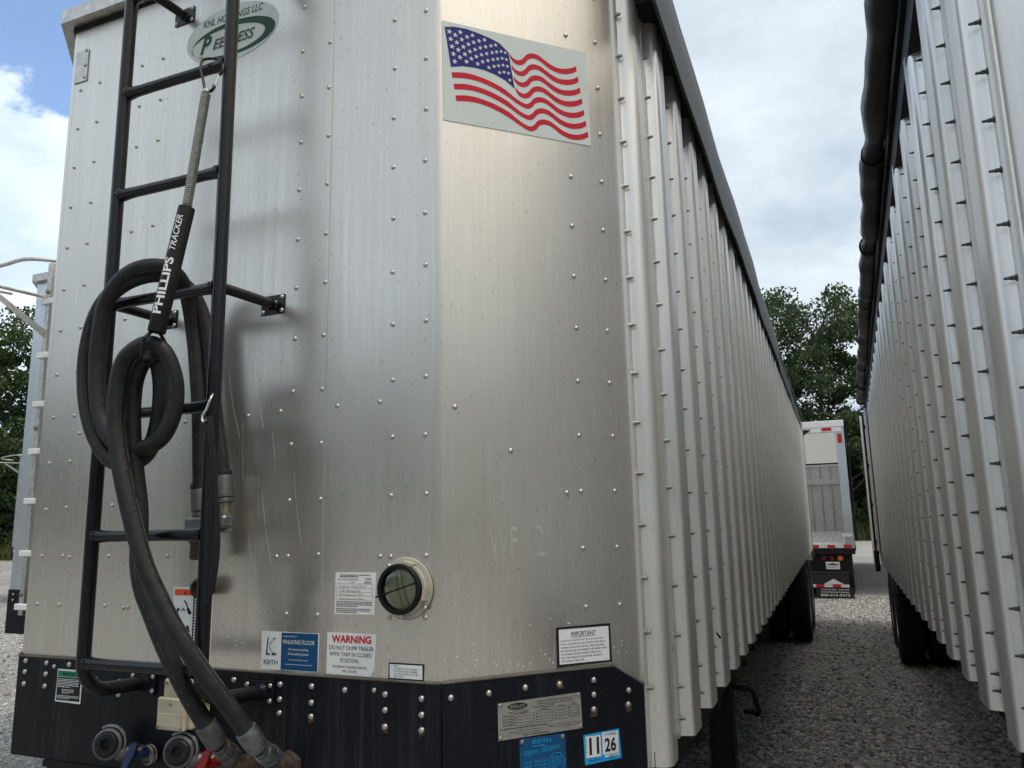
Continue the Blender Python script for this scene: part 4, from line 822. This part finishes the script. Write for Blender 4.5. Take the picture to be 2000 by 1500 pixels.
# ------------------------------------------------------------------ right trailer
RT = empty('corrugated_trailer', (2.905, 0, .020), 'aluminium trailer with ribbed wall and rolled black tarp, close on the right', 'trailer', None, True, (-.013, 0, -.0185))
RP = MB(); RP.extrude(post_profile(.046, .17, -1, .040, .020), 'z', 1.150, 3.56); rpost_me = RP.mesh('side_post', ['right_alu'], smooth=40)
m = MB(); m.lathe([(.0085,0),(.0085,.0035),(.0056,.004),(.0052,.014),(.0038,.015),(.0034,.025),(.0015,.027)], (0,0,0), (-1,0,0), 8); screw_me = m.mesh('screw', ['dark_screw'])
m = MB(); m.box((.0482, .06, 1.17), (.054, 12.3, 3.60)); m.build('side_sheet', 'right_alu', RT)
far = MB(); RY = [.145+.5135*k for k in range(24)]
for i, y in enumerate(RY):
    po = inst(rpost_me, 'side_post', RT, (.048, y, 0)); ORG[po.name] = Vector((.048, y, 0)); po.rotation_euler = (0,0,random.uniform(-.022,.022))
    m = MB()
    if i < 13: 
        m.box((.0395, y-.0560, 1.16), (.0480, y-.0485, 3.5)); m.build('seam_strip', 'right_alu', RT)
    zs = [3.45-.1285*k for k in range(18)]+[1.215]
    for z in zs:
        if z < 1.17: continue
        if i < 12: inst(screw_me, 'screw', po, (.0435, y-.026+random.uniform(-.003,.003), z+random.uniform(-.004,.004)))
        else: far.tube([(.044, y-.026, z), (.016, y-.026, z)], .005, 6)
far.build('far_screws', 'dark_screw', RT, kind='stuff')
m = MB(); m.extrude([(.0545,.07),(.46,-.35),(2.1,-.35),(2.5,.07),(2.5,12.3),(.0545,12.3)], 'z', 1.16, 3.62); m.build('body_shell', 'right_alu', RT)
m = MB(); m.extrude([(.055,.07),(.455,-.357),(2.105,-.357),(2.505,.07),(2.45,.12),(.11,.12)], 'z', 1.08, 1.40); m.build('apron_plate', 'apron_paint', RT)
# rolled tarp with strap bunches
m = MB(); pp = []; rr = []
for k in range(120):
    y = .2+11.7*k/119; ph = (y % 1.55)/1.55; pinch = math.exp(-((ph-.5)/.07)**2); pp.append((-.052+.006*math.sin(y*1.9), y, 3.735-.012*math.sin(ph*math.pi*2)+.012*pinch)); rr.append(.074-.020*pinch+.006*math.sin(y*7.3)+.004*math.sin(y*17))
m.tube(pp, rr, 18); rl = m.build('tarp_roll', 'tarp_vinyl', RT)
m = MB(); pp = [(-.004+.008*math.sin(y*2.7), y, 3.655+.012*math.sin(y*3.1)) for y in np.linspace(.2, 11.9, 60)]; m.tube(pp, .017, 10); m.build('hem_pipe', 'tarp_flap', RT)
m = MB(); m.box((-.02, .15, 3.62), (.5, 11.95, 3.70)); m.box((.0, .15, 3.50), (.055, 11.95, 3.63)); m.build('top_rail', 'frame_black', RT)
for k in range(8):
    y = .2+.775+1.55*k; m = MB(); m.tube([(-.052+.072*math.cos(a), y+.02*math.sin(a*2), 3.740+.072*math.sin(a)) for a in [R(q) for q in range(0,360,20)]], .009, 6, closed=True); m.tube([(-.02,y,3.68),(.03,y-.02,3.60),(.05,y-.02,3.52)], .008, 6); m.build('tarp_strap', 'strap_rubber', RT)
m = MB(); m.box((.12, .2, 1.0), (2.45, 12.2, 1.16)); m.box((.55, .4, .75), (.67, 12.1, 1.0)); m.box((1.9, .4, .75), (2.02, 12.1, 1.0)); m.build('underframe', 'frame_black', RT)
for y in (8.95, 10.2):
    for x, fl_ in ((.16, 1), (.485, 0), (2.1, 1), (2.42, 0)): wheel(RT, x, y, .62, fl_)
m = MB()
for y in (8.95, 10.2): m.tube([(.1, y, .62), (2.5, y, .62)], .065, 12)
m.box((.05, 8.2, .95), (.5, 10.9, 1.15)); m.build('axle_group', 'frame_black', RT)
leg_o = bpy.data.objects.new('landing_leg', None); COL.objects.link(leg_o); leg_o.parent = RT; leg_o.location = (.35, 2.6, 0); ORG[leg_o.name] = Vector((.35,2.6,0))
m = MB(); m.bbox((.285,2.535,.45),(.415,2.665,1.05),.01); m.build('outer_tube', 'frame_black', leg_o); m = MB(); m.bbox((.30,2.55,.06),(.40,2.65,.5),.006); m.bbox((.22,2.47,.02),(.48,2.73,.07),.005); m.build('inner_tube', 'zinc', leg_o)
# rear door swung right round and pinned along the side, with its lock rod
m = MB(); m.bbox((-.045, 11.15, 1.30), (-.010, 12.38, 3.50), .006); dr = m.build('rear_door', 'right_alu', RT)
m = MB(); m.tube([(-.070,11.2,1.25),(-.070,11.2,3.42)], .016, 8); m.build('lock_rod', 'frame_black', dr)
m = MB(); m.tube([(-.060,12.40,1.12),(-.060,12.40,3.55)], .035, 10); m.build('door_post', 'white_paint', dr)
m = MB()
for z in (1.45, 2.0, 2.6, 3.2): m = MB(); m.bbox((-.085,11.17,z),(-.045,11.24,z+.06),.004); m.build('rod_bracket', 'frame_black', dr)
m = MB(); m.bbox((-.10,11.12,1.05),(-.03,11.30,1.35),.006); m.build('rod_bracket', 'frame_black', dr)

# ------------------------------------------------------------------ empty open-backed trailer behind
BT = empty('open_trailer', (1.55, 16.4, 0), 'empty open-backed trailer with red and white reflective tape, seen down the gap', 'trailer', None, True, (0,0,-.012))
W2 = 1.25
m = MB(); m.box((-W2, .0, 1.06), (W2, 13.2, 1.14)); m.build('floor', 'floor_alu', BT)
for k in range(14): m = MB(); m.box((-W2+.05+.171*k, .004, 1.1405), (-W2+.05+.171*k+.155, 13.1, 1.155)); m.build('floor_slat', 'floor_alu', BT)
for s_ in (-1, 1):
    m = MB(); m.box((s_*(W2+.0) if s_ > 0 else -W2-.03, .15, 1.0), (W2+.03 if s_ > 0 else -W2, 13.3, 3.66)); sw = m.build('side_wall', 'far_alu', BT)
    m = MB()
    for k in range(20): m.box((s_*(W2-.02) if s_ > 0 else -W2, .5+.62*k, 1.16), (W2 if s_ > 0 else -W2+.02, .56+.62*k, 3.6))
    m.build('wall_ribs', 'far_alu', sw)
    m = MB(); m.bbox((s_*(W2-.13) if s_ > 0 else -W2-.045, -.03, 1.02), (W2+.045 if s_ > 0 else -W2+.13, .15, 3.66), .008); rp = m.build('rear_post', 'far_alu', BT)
    m = MB(); m.box((s_*1.20-.045, -.034, 3.30), (s_*1.20+.045, -.031, 3.50)); m.build('reflector', 'reflector_red', rp)
    m = MB(); m.box((s_*1.17-.1, -.037, 1.30), (s_*1.17+.1, -.031, 1.37)); m.build('reflector', 'reflector_white', rp)
m = MB(); m.bbox((-W2-.05, -.05, 3.66), (W2+.05, .16, 3.80), .008); hd = m.build('header', 'white_paint', BT)
for x, c_ in ((.95,'reflector_red'),(-.95,'reflector_red')): m = MB(); m.box((x-.1, -.045, 3.575), (x+.1, -.040, 3.645)); m.build('reflector', c_, hd)
m = MB(); m.bbox((-W2, -.04, 3.55), (W2, .10, 3.66), .006); m.build('header', 'white_paint', BT)
m = MB(); m.extrude([(.20,3.62),(.62,3.62),(.48,3.50),(.34,3.50)], 'y', -.07, -.03); m.build('light_bracket', 'frame_black', BT)
m = MB(); m.box((-W2, 13.15, 1.14), (W2, 13.2, 3.60)); bh = m.build('bulkhead', 'floor_alu', BT)
for k in range(6): m = MB(); m.bbox((-W2+.35*k+.25, 13.10, 1.14), (-W2+.35*k+.29, 13.149, 3.55), .004); m.build('rib', 'galv', bh)
m = MB(); m.bbox((-W2, 13.06, 2.86), (W2, 13.10, 3.06), .005); m.build('cross_bar', 'white_paint', BT)
m = MB(); m.bbox((-W2, 13.06, 3.53), (W2, 13.12, 3.60), .005); m.build('cross_bar', 'white_paint', BT)
m = MB(); m.box((-W2, .17, 3.662), (W2, 13.15, 3.668)); m.build('roof_screen', 'screen_mesh', BT)
m = MB(); m.bbox((-W2-.05, -.04, .93), (W2+.05, .2, 1.058), .006); m.box((-W2+.05, .05, .42), (W2-.05, .10, .93)); m.build('rear_sill', 'frame_black', BT)
for k in range(15): m = MB(); m.box((-1.20+.163*k, -.046, 1.066), (-1.20+.163*k+.160, -.042, 1.128)); m.build('reflector', 'reflector_red' if k % 2 == 0 else 'reflector_white', BT)
for x, c_ in ((.66,'lamp_red'),(.82,'lamp_red'),(.99,'lamp_amber'),(-.66,'lamp_red'),(-.82,'lamp_red'),(-.99,'lamp_amber')): m = MB(); m.lathe([(.058,0),(.058,.02),(.05,.03),(.02,.036),(.001,.037)], (x,.05,.85), AX, 18); m.build('tail_lamp', c_, BT)
dd = Decal((0,.05,0), (1,0,0), (0,0,1), (0,-1,0), .002); dd.sheet([(.70,.615),(.97,.615),(.97,.77),(.69,.77)]); dd.strip([(.72,.715),(.78,.725),(.83,.745),(.88,.725),(.95,.715)],[(.72,.70),(.78,.70),(.83,.70),(.88,.70),(.95,.70)],1,1); dd.lines(.73,.94,.675,.635,2,1,.4,1,3); dd.build('licence_plate', ['white_paint','ink_black'], BT)
m = MB(); m.bbox((-1.1, -.02, .50), (1.13, .06, .57), .006); m.bbox((-1.02,-.03,.23),(1.12,.05,.49),.006); m.build('underride_guard', 'mud_rubber', BT)
for k in range(13):
    x = -1.02+.165*k; m = MB(); m.box((x, -.036, .245), (x+.163, -.031, .305)); m.build('reflector', 'reflector_red' if k % 2 == 1 else 'reflector_white', BT)
m = MB(); m.extrude([(.62,.31),(1.02,.31),(.82,.42)], 'y', -.036, -.031); m.build('emblem', 'reflector_white', BT)
for s_ in (1, -1):
    x0, x1 = (.46, 1.20) if s_ > 0 else (-1.20, -.46)
    dd = Decal((0,-.012,0), (1,0,0), (0,0,1), (0,-1,0), .002); dd.sheet([(x0,-.0),(x1,0),(x1,.232),(x0,.232)] if False else [(x0,.02),(x1,.02),(x1,.228),(x0,.228)], 0, .008)
    dd.text('TRAILER SALES', (x0+x1)/2, .196, .030, .56, 1, 1, 0, .02); dd.rect(x0+.09, .138, x1-.09, .152, 1, 1); dd.text('800-513-9373', (x0+x1)/2, .082, .055, .58, 1, 1, 0, .03); dd.build('mud_flap', ['mud_rubber', 'reflector_white'], BT)
for y in (1.2, 2.45):
    for x, fl_ in ((1.10,0),(.78,1),(-1.10,1),(-.78,0)): wheel(BT, x, y, .525, fl_)
m = MB(); m.box((-1.1, .3, .75), (1.1, 12.8, 1.0)); m.tube([(-1.1,1.2,.525),(1.1,1.2,.525)], .06, 10); m.tube([(-1.1,2.45,.525),(1.1,2.45,.525)], .06, 10); m.box((-1.,10.,.06),(-.86,10.15,.8)); m.box((.86,10.,.06),(1.,10.15,.8)); m.build('underframe', 'frame_black', BT)
m = MB(); m.box((W2+.032, .1, 1.0), (W2+.07, 13.2, 1.12)); m.box((W2+.032, .1, 3.60), (W2+.10, 13.2, 3.78)); m.tube([(W2+.10,.2,1.2),(W2+.10,.2,3.5)], .02, 8); m.build('side_trim', 'frame_black', BT)

# ------------------------------------------------------------------ plain front trailers to the left, and one far right
def plain_trailer(loc, label, group, rot=0., ladder=True, L_=13.4):
    o = empty('plain_trailer', loc, label, 'trailer', group, True, (0,0,rot)); fw = 1.56
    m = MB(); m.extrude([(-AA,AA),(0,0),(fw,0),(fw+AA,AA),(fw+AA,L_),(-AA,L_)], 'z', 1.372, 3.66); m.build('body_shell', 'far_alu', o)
    m = MB(); m.extrude([(-AA-.006,AA),(-.004,-.008),(fw+.004,-.008),(fw+AA+.006,AA),(fw+AA,AA+.1),(-AA,AA+.1)], 'z', 1.07, 1.371); ap_ = m.build('apron_plate', 'apron_paint', o)
    for x in (.05,.15): 
        for z in (1.34,1.30): inst(RVB, 'apron_bolt', ap_, (x, -.008, z))
    m = MB(); m.extrude([(-AA-.03,AA),(-.015,-.035),(fw+.015,-.035),(fw+AA+.03,AA),(fw+AA,AA+.05),(-AA,AA+.05)], 'z', 3.662, 3.72); m.build('top_cap', 'galv', o)
    m = MB(); m.box((-AA,.6,1.0),(fw+AA,L_,1.37)); m.box((.2,.8,.75),(.32,L_,1.0)); m.box((1.2,.8,.75),(1.32,L_,1.0)); m.build('underframe', 'frame_black', o)
    for x in (.0, 1.5): m = MB(); m.bbox((x-.06,2.7,.06),(x+.06,2.82,1.),.008); m.bbox((x-.13,2.63,0.),(x+.13,2.89,.06),.006); m.build('landing_leg', 'frame_black', o)
    for y in (10.2, 11.45):
        for x, fl_ in ((1.85,0),(-.29,1)): wheel(o, x, y, .525, fl_)
    m = MB(); m.tube([(-.3,10.2,.525),(1.9,10.2,.525)],.06,8); m.tube([(-.3,11.45,.525),(1.9,11.45,.525)],.06,8); m.box((.2,10.,.55),(.32,11.7,.76)); m.box((1.2,10.,.55),(1.32,11.7,.76)); m.build('axle_group', 'frame_black', o)
    if ladder:
        ld = bpy.data.objects.new('ladder', None); COL.objects.link(ld); ld.parent = o; ld.location = (.35,-.15,1.2); ORG[ld.name] = Vector((.35,-.15,1.2))
        for x in (.345, .80):
            m = MB(); m.bbox((x-.012,-.165,1.22),(x+.030,-.085,3.72),.003)
            rl_ = m.build('rail', 'galv', ld)
            for z in (3.50, 2.50, 1.36): m = MB(); m.lathe([(.020,0),(.020,.004),(.012,.012),(.001,.013)], (x+.010,-.165,z), AX, 10); m.build('bolt', 'brass', rl_); m = MB(); m.box((x-.005,-.085,z-.02),(x+.015,-.002,z+.02)); m.build('standoff', 'galv', rl_)
        for z in (1.275, 1.63, 1.985, 2.33, 2.665, 3.02, 3.42): m = MB(); m.bbox((.315,-.185,z-.018),(.83,-.150,z+.022),.004); m.build('rung', 'white_paint', ld)
        m = MB(); m.tube(smooth_path([(.80,-.09,3.63),(.66,-.30,3.64),(.50,-.44,3.64),(.30,-.45,3.63),(.06,-.46,3.61),(-.12,-.40,3.59),(-.16,-.26,3.57),(-.10,-.12,3.56)], 5), .014, 10)
        m.tube(smooth_path([(.345,-.12,3.46),(.33,-.35,3.455),(.32,-.60,3.45),(.30,-.75,3.45)], 4), .013, 10); m.plate([(.35,-.14,3.20),(.35,-.14,3.14),(.33,-.62,3.42),(.33,-.62,3.46)], (1,0,0), .006); m.build('hand_hoop', 'galv', ld)
    return o
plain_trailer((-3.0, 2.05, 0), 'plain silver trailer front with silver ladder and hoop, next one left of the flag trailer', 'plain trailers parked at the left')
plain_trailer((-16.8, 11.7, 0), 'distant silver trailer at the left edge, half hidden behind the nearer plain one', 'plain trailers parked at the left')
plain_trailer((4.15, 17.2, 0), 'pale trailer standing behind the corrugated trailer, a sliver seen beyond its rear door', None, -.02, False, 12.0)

# ------------------------------------------------------------------ trees
def leaf_cloud(V, F, c, rad, n, size, flat=.75):
    """n leaf sprays scattered through an ellipsoid shell-ward"""
    b = len(V)*0
    d = rng.normal(size=(n,3)); d /= np.linalg.norm(d, axis=1)[:,None]; rr = rng.random(n)**.45
    p = np.array(c)+d*rr[:,None]*np.array([rad, rad, rad*flat])
    a = rng.normal(size=(n,3)); a /= np.linalg.norm(a, axis=1)[:,None]; bq = np.cross(a, rng.normal(size=(n,3))); bq /= np.linalg.norm(bq, axis=1)[:,None]
    s_ = size*rng.uniform(.6,1.35,(n,1)); V.append(np.stack([p-a*s_, p+bq*s_*.55, p+a*s_, p-bq*s_*.55], 1).reshape(-1,3)); F.append(n)
def quads_mesh(name, V, mat):
    V = np.concatenate(V); n = len(V)//4; me = bpy.data.meshes.new(name); me.vertices.add(len(V)); me.vertices.foreach_set('co', V.ravel())
    me.loops.add(n*4); me.loops.foreach_set('vertex_index', np.arange(n*4)); me.polygons.add(n); me.polygons.foreach_set('loop_start', np.arange(0, n*4, 4)); me.update(calc_edges=True); me.materials.append(MAT[mat]); return me
def tree(name, x, y, h, cr, label, mat, n=9000, leaf=.20, low=.18, seed=0, cat='tree', lean=0.):
    rg = random.Random(seed); o = empty(name, (x, y, 0), label, cat, 'trees along the edge of the yard')
    m = MB(); tp = [(x+lean*t*h+.25*math.sin(t*3+seed)*t, y+.2*math.sin(t*4+seed*2)*t, h*.92*t) for t in [k/8 for k in range(9)]]
    m.tube(tp, [max(.03, .026*h*(1-.9*k/8)*.6) for k in range(9)], 8); ends = []
    nl = 26
    for k in range(nl):
        t = low+(.98-low)*(k+.5)/nl; q = Vector(tp[min(8, int(t*8))]); a = k*2.4+rg.uniform(-.4,.4); prof_ = math.sin(math.pi*min(1, (t-low*.6)/(1.03-low*.6))**.8)**.7
        ln = cr*(.35+.65*prof_)*rg.uniform(.65,1.05); e = Vector((x+lean*t*h+ln*math.cos(a), y+ln*math.sin(a), h*t+ln*rg.uniform(.05,.4)))
        m.tube(smooth_path([q, q.lerp(e,.5)+Vector((0,0,.3)), e], 2), [.09,.08,.06,.045,.02], 5); ends.append((e, prof_)); ends.append((q.lerp(e,.6)+Vector((rg.uniform(-.5,.5),rg.uniform(-.5,.5),.4)), prof_))
    m.build('trunk', 'bark', o)
    V = []; F = []; tot = sum(.4+p for _, p in ends)
    for e, p in ends: leaf_cloud(V, F, (e.x, e.y, e.z), cr*.27*rg.uniform(.55,1.2), int(n*(.4+p)/tot), leaf)
    me = quads_mesh('crown', V, mat); me.transform(Matrix.Translation((-x,-y,0))); c = bpy.data.objects.new('crown', me); COL.objects.link(c); c.parent = o
    return o
tree('oak_tree', -1.6, 60.5, 19.4, 4.6, 'tall oak rising above the flag trailer tarp, left end of the gap', 'leaf_oak', 16000, .15, .2, 3)
tree('oak_tree', 2.2, 59.0, 18.2, 4.8, 'broad oak with sky gaps in the middle of the gap between trailers', 'leaf_dark', 15000, .15, .22, 11)
tree('oak_tree', 6.4, 61.5, 18.6, 4.4, 'oak partly hidden behind the rolled tarp at the right of the gap', 'leaf_oak', 15000, .15, .18, 23)
tree('sapling_tree', 3.4, 56.5, 8.4, 3.6, 'low bushy tree directly above the open-backed trailer', 'leaf_dark', 15000, .15, .05, 31)
tree('sapling_tree', -.6, 57.0, 8.8, 3.4, 'low pale green tree behind the left side of the open-backed trailer', 'leaf_light', 15000, .15, .06, 37)
tree('sapling_tree', 7.2, 57.0, 8.0, 3.4, 'low dark tree beside the corrugated trailer rear door', 'leaf_dark', 15000, .15, .04, 41)
tree('oak_tree', -47.5, 36.5, 17.2, 5.4, 'dark tree at the far left edge behind the plain trailers', 'leaf_dark', 18000, .15, .08, 51)
tree('oak_tree', -50.5, 31.0, 17.0, 5.4, 'tree at the left border of the picture, outermost of the left woods', 'leaf_oak', 17000, .15, .08, 57)
tree('oak_tree', -44.0, 41.5, 17.0, 5.2, 'tree of the left woods just beside the plain trailer with the hoop', 'leaf_dark', 17000, .15, .08, 61)
tree('sapling_tree', -45.8, 33.0, 7.0, 3.8, 'low dense bush tree at the foot of the left woods, left border', 'leaf_dark', 12000, .16, .03, 71)
tree('sapling_tree', -42.6, 37.2, 7.2, 3.8, 'low dense bush tree at the foot of the left woods, next to the plain trailer', 'leaf_oak', 12000, .16, .03, 73)
# the rest of the wood round the yard reads as one mass
V = []; F = []; wt = MB()
for k in range(120):
    a = 2*math.pi*k/120; r_ = 64+rng.uniform(-3,9); x, y = r_*math.cos(a), 8+r_*math.sin(a)
    if (-6 < x < 12 and y > 40 and r_ < 68): r_ += 9; x, y = r_*math.cos(a), 8+r_*math.sin(a)
    h = rng.uniform(13.5, 18) if not (-9 < x < 14 and y > 40) else rng.uniform(7, 10)
    wt.tube([(x,y,0),(x+.3,y,h*.6)], [.3,.12], 5)
    for j in range(9):
        t = .12+.85*j/9; leaf_cloud(V, F, (x+rng.uniform(-2.4,2.4), y+rng.uniform(-2.4,2.4), h*t), 3.0*(1.1-.5*t), 130, .5)
me = quads_mesh('woods', V, 'leaf_dark'); wo = bpy.data.objects.new('woods', me); COL.objects.link(wo); tagit(wo, 'dark green woods ringing the gravel yard', 'woods', None, 'stuff')
wt.build('wood_trunks', 'bark', wo, org=(0,0,0), kind='stuff')
# long grass and brush at the foot of the trees
def blades(areas, name, label):
    V = []
    for x0, x1, y0, y1, n, h in areas:
        bx = rng.uniform(x0,x1,n); by = rng.uniform(y0,y1,n); hh = h*rng.uniform(.4,1.2,n); a = rng.uniform(0,6.28,n); w_ = .025+.03*rng.random(n); lx = rng.normal(0,.25,n)*hh; ly = rng.normal(0,.25,n)*hh
        p0 = np.stack([bx-np.cos(a)*w_, by-np.sin(a)*w_, 0*bx],1); p1 = np.stack([bx+np.cos(a)*w_, by+np.sin(a)*w_, 0*bx],1); p2 = np.stack([bx+lx, by+ly, hh],1); p3 = np.stack([bx+lx*.5-np.cos(a)*w_*.6, by+ly*.5, hh*.55],1)
        V.append(np.stack([p0,p1,p2,p3],1).reshape(-1,3))
    o = bpy.data.objects.new(name, quads_mesh(name, V, 'grass')); COL.objects.link(o); tagit(o, label, 'grass', None, 'stuff')
blades([(-6,14,54,60,9000,1.3), (-52,-36,30,46,12000,1.1)], 'long_grass', 'long yellow green grass along the foot of the trees')
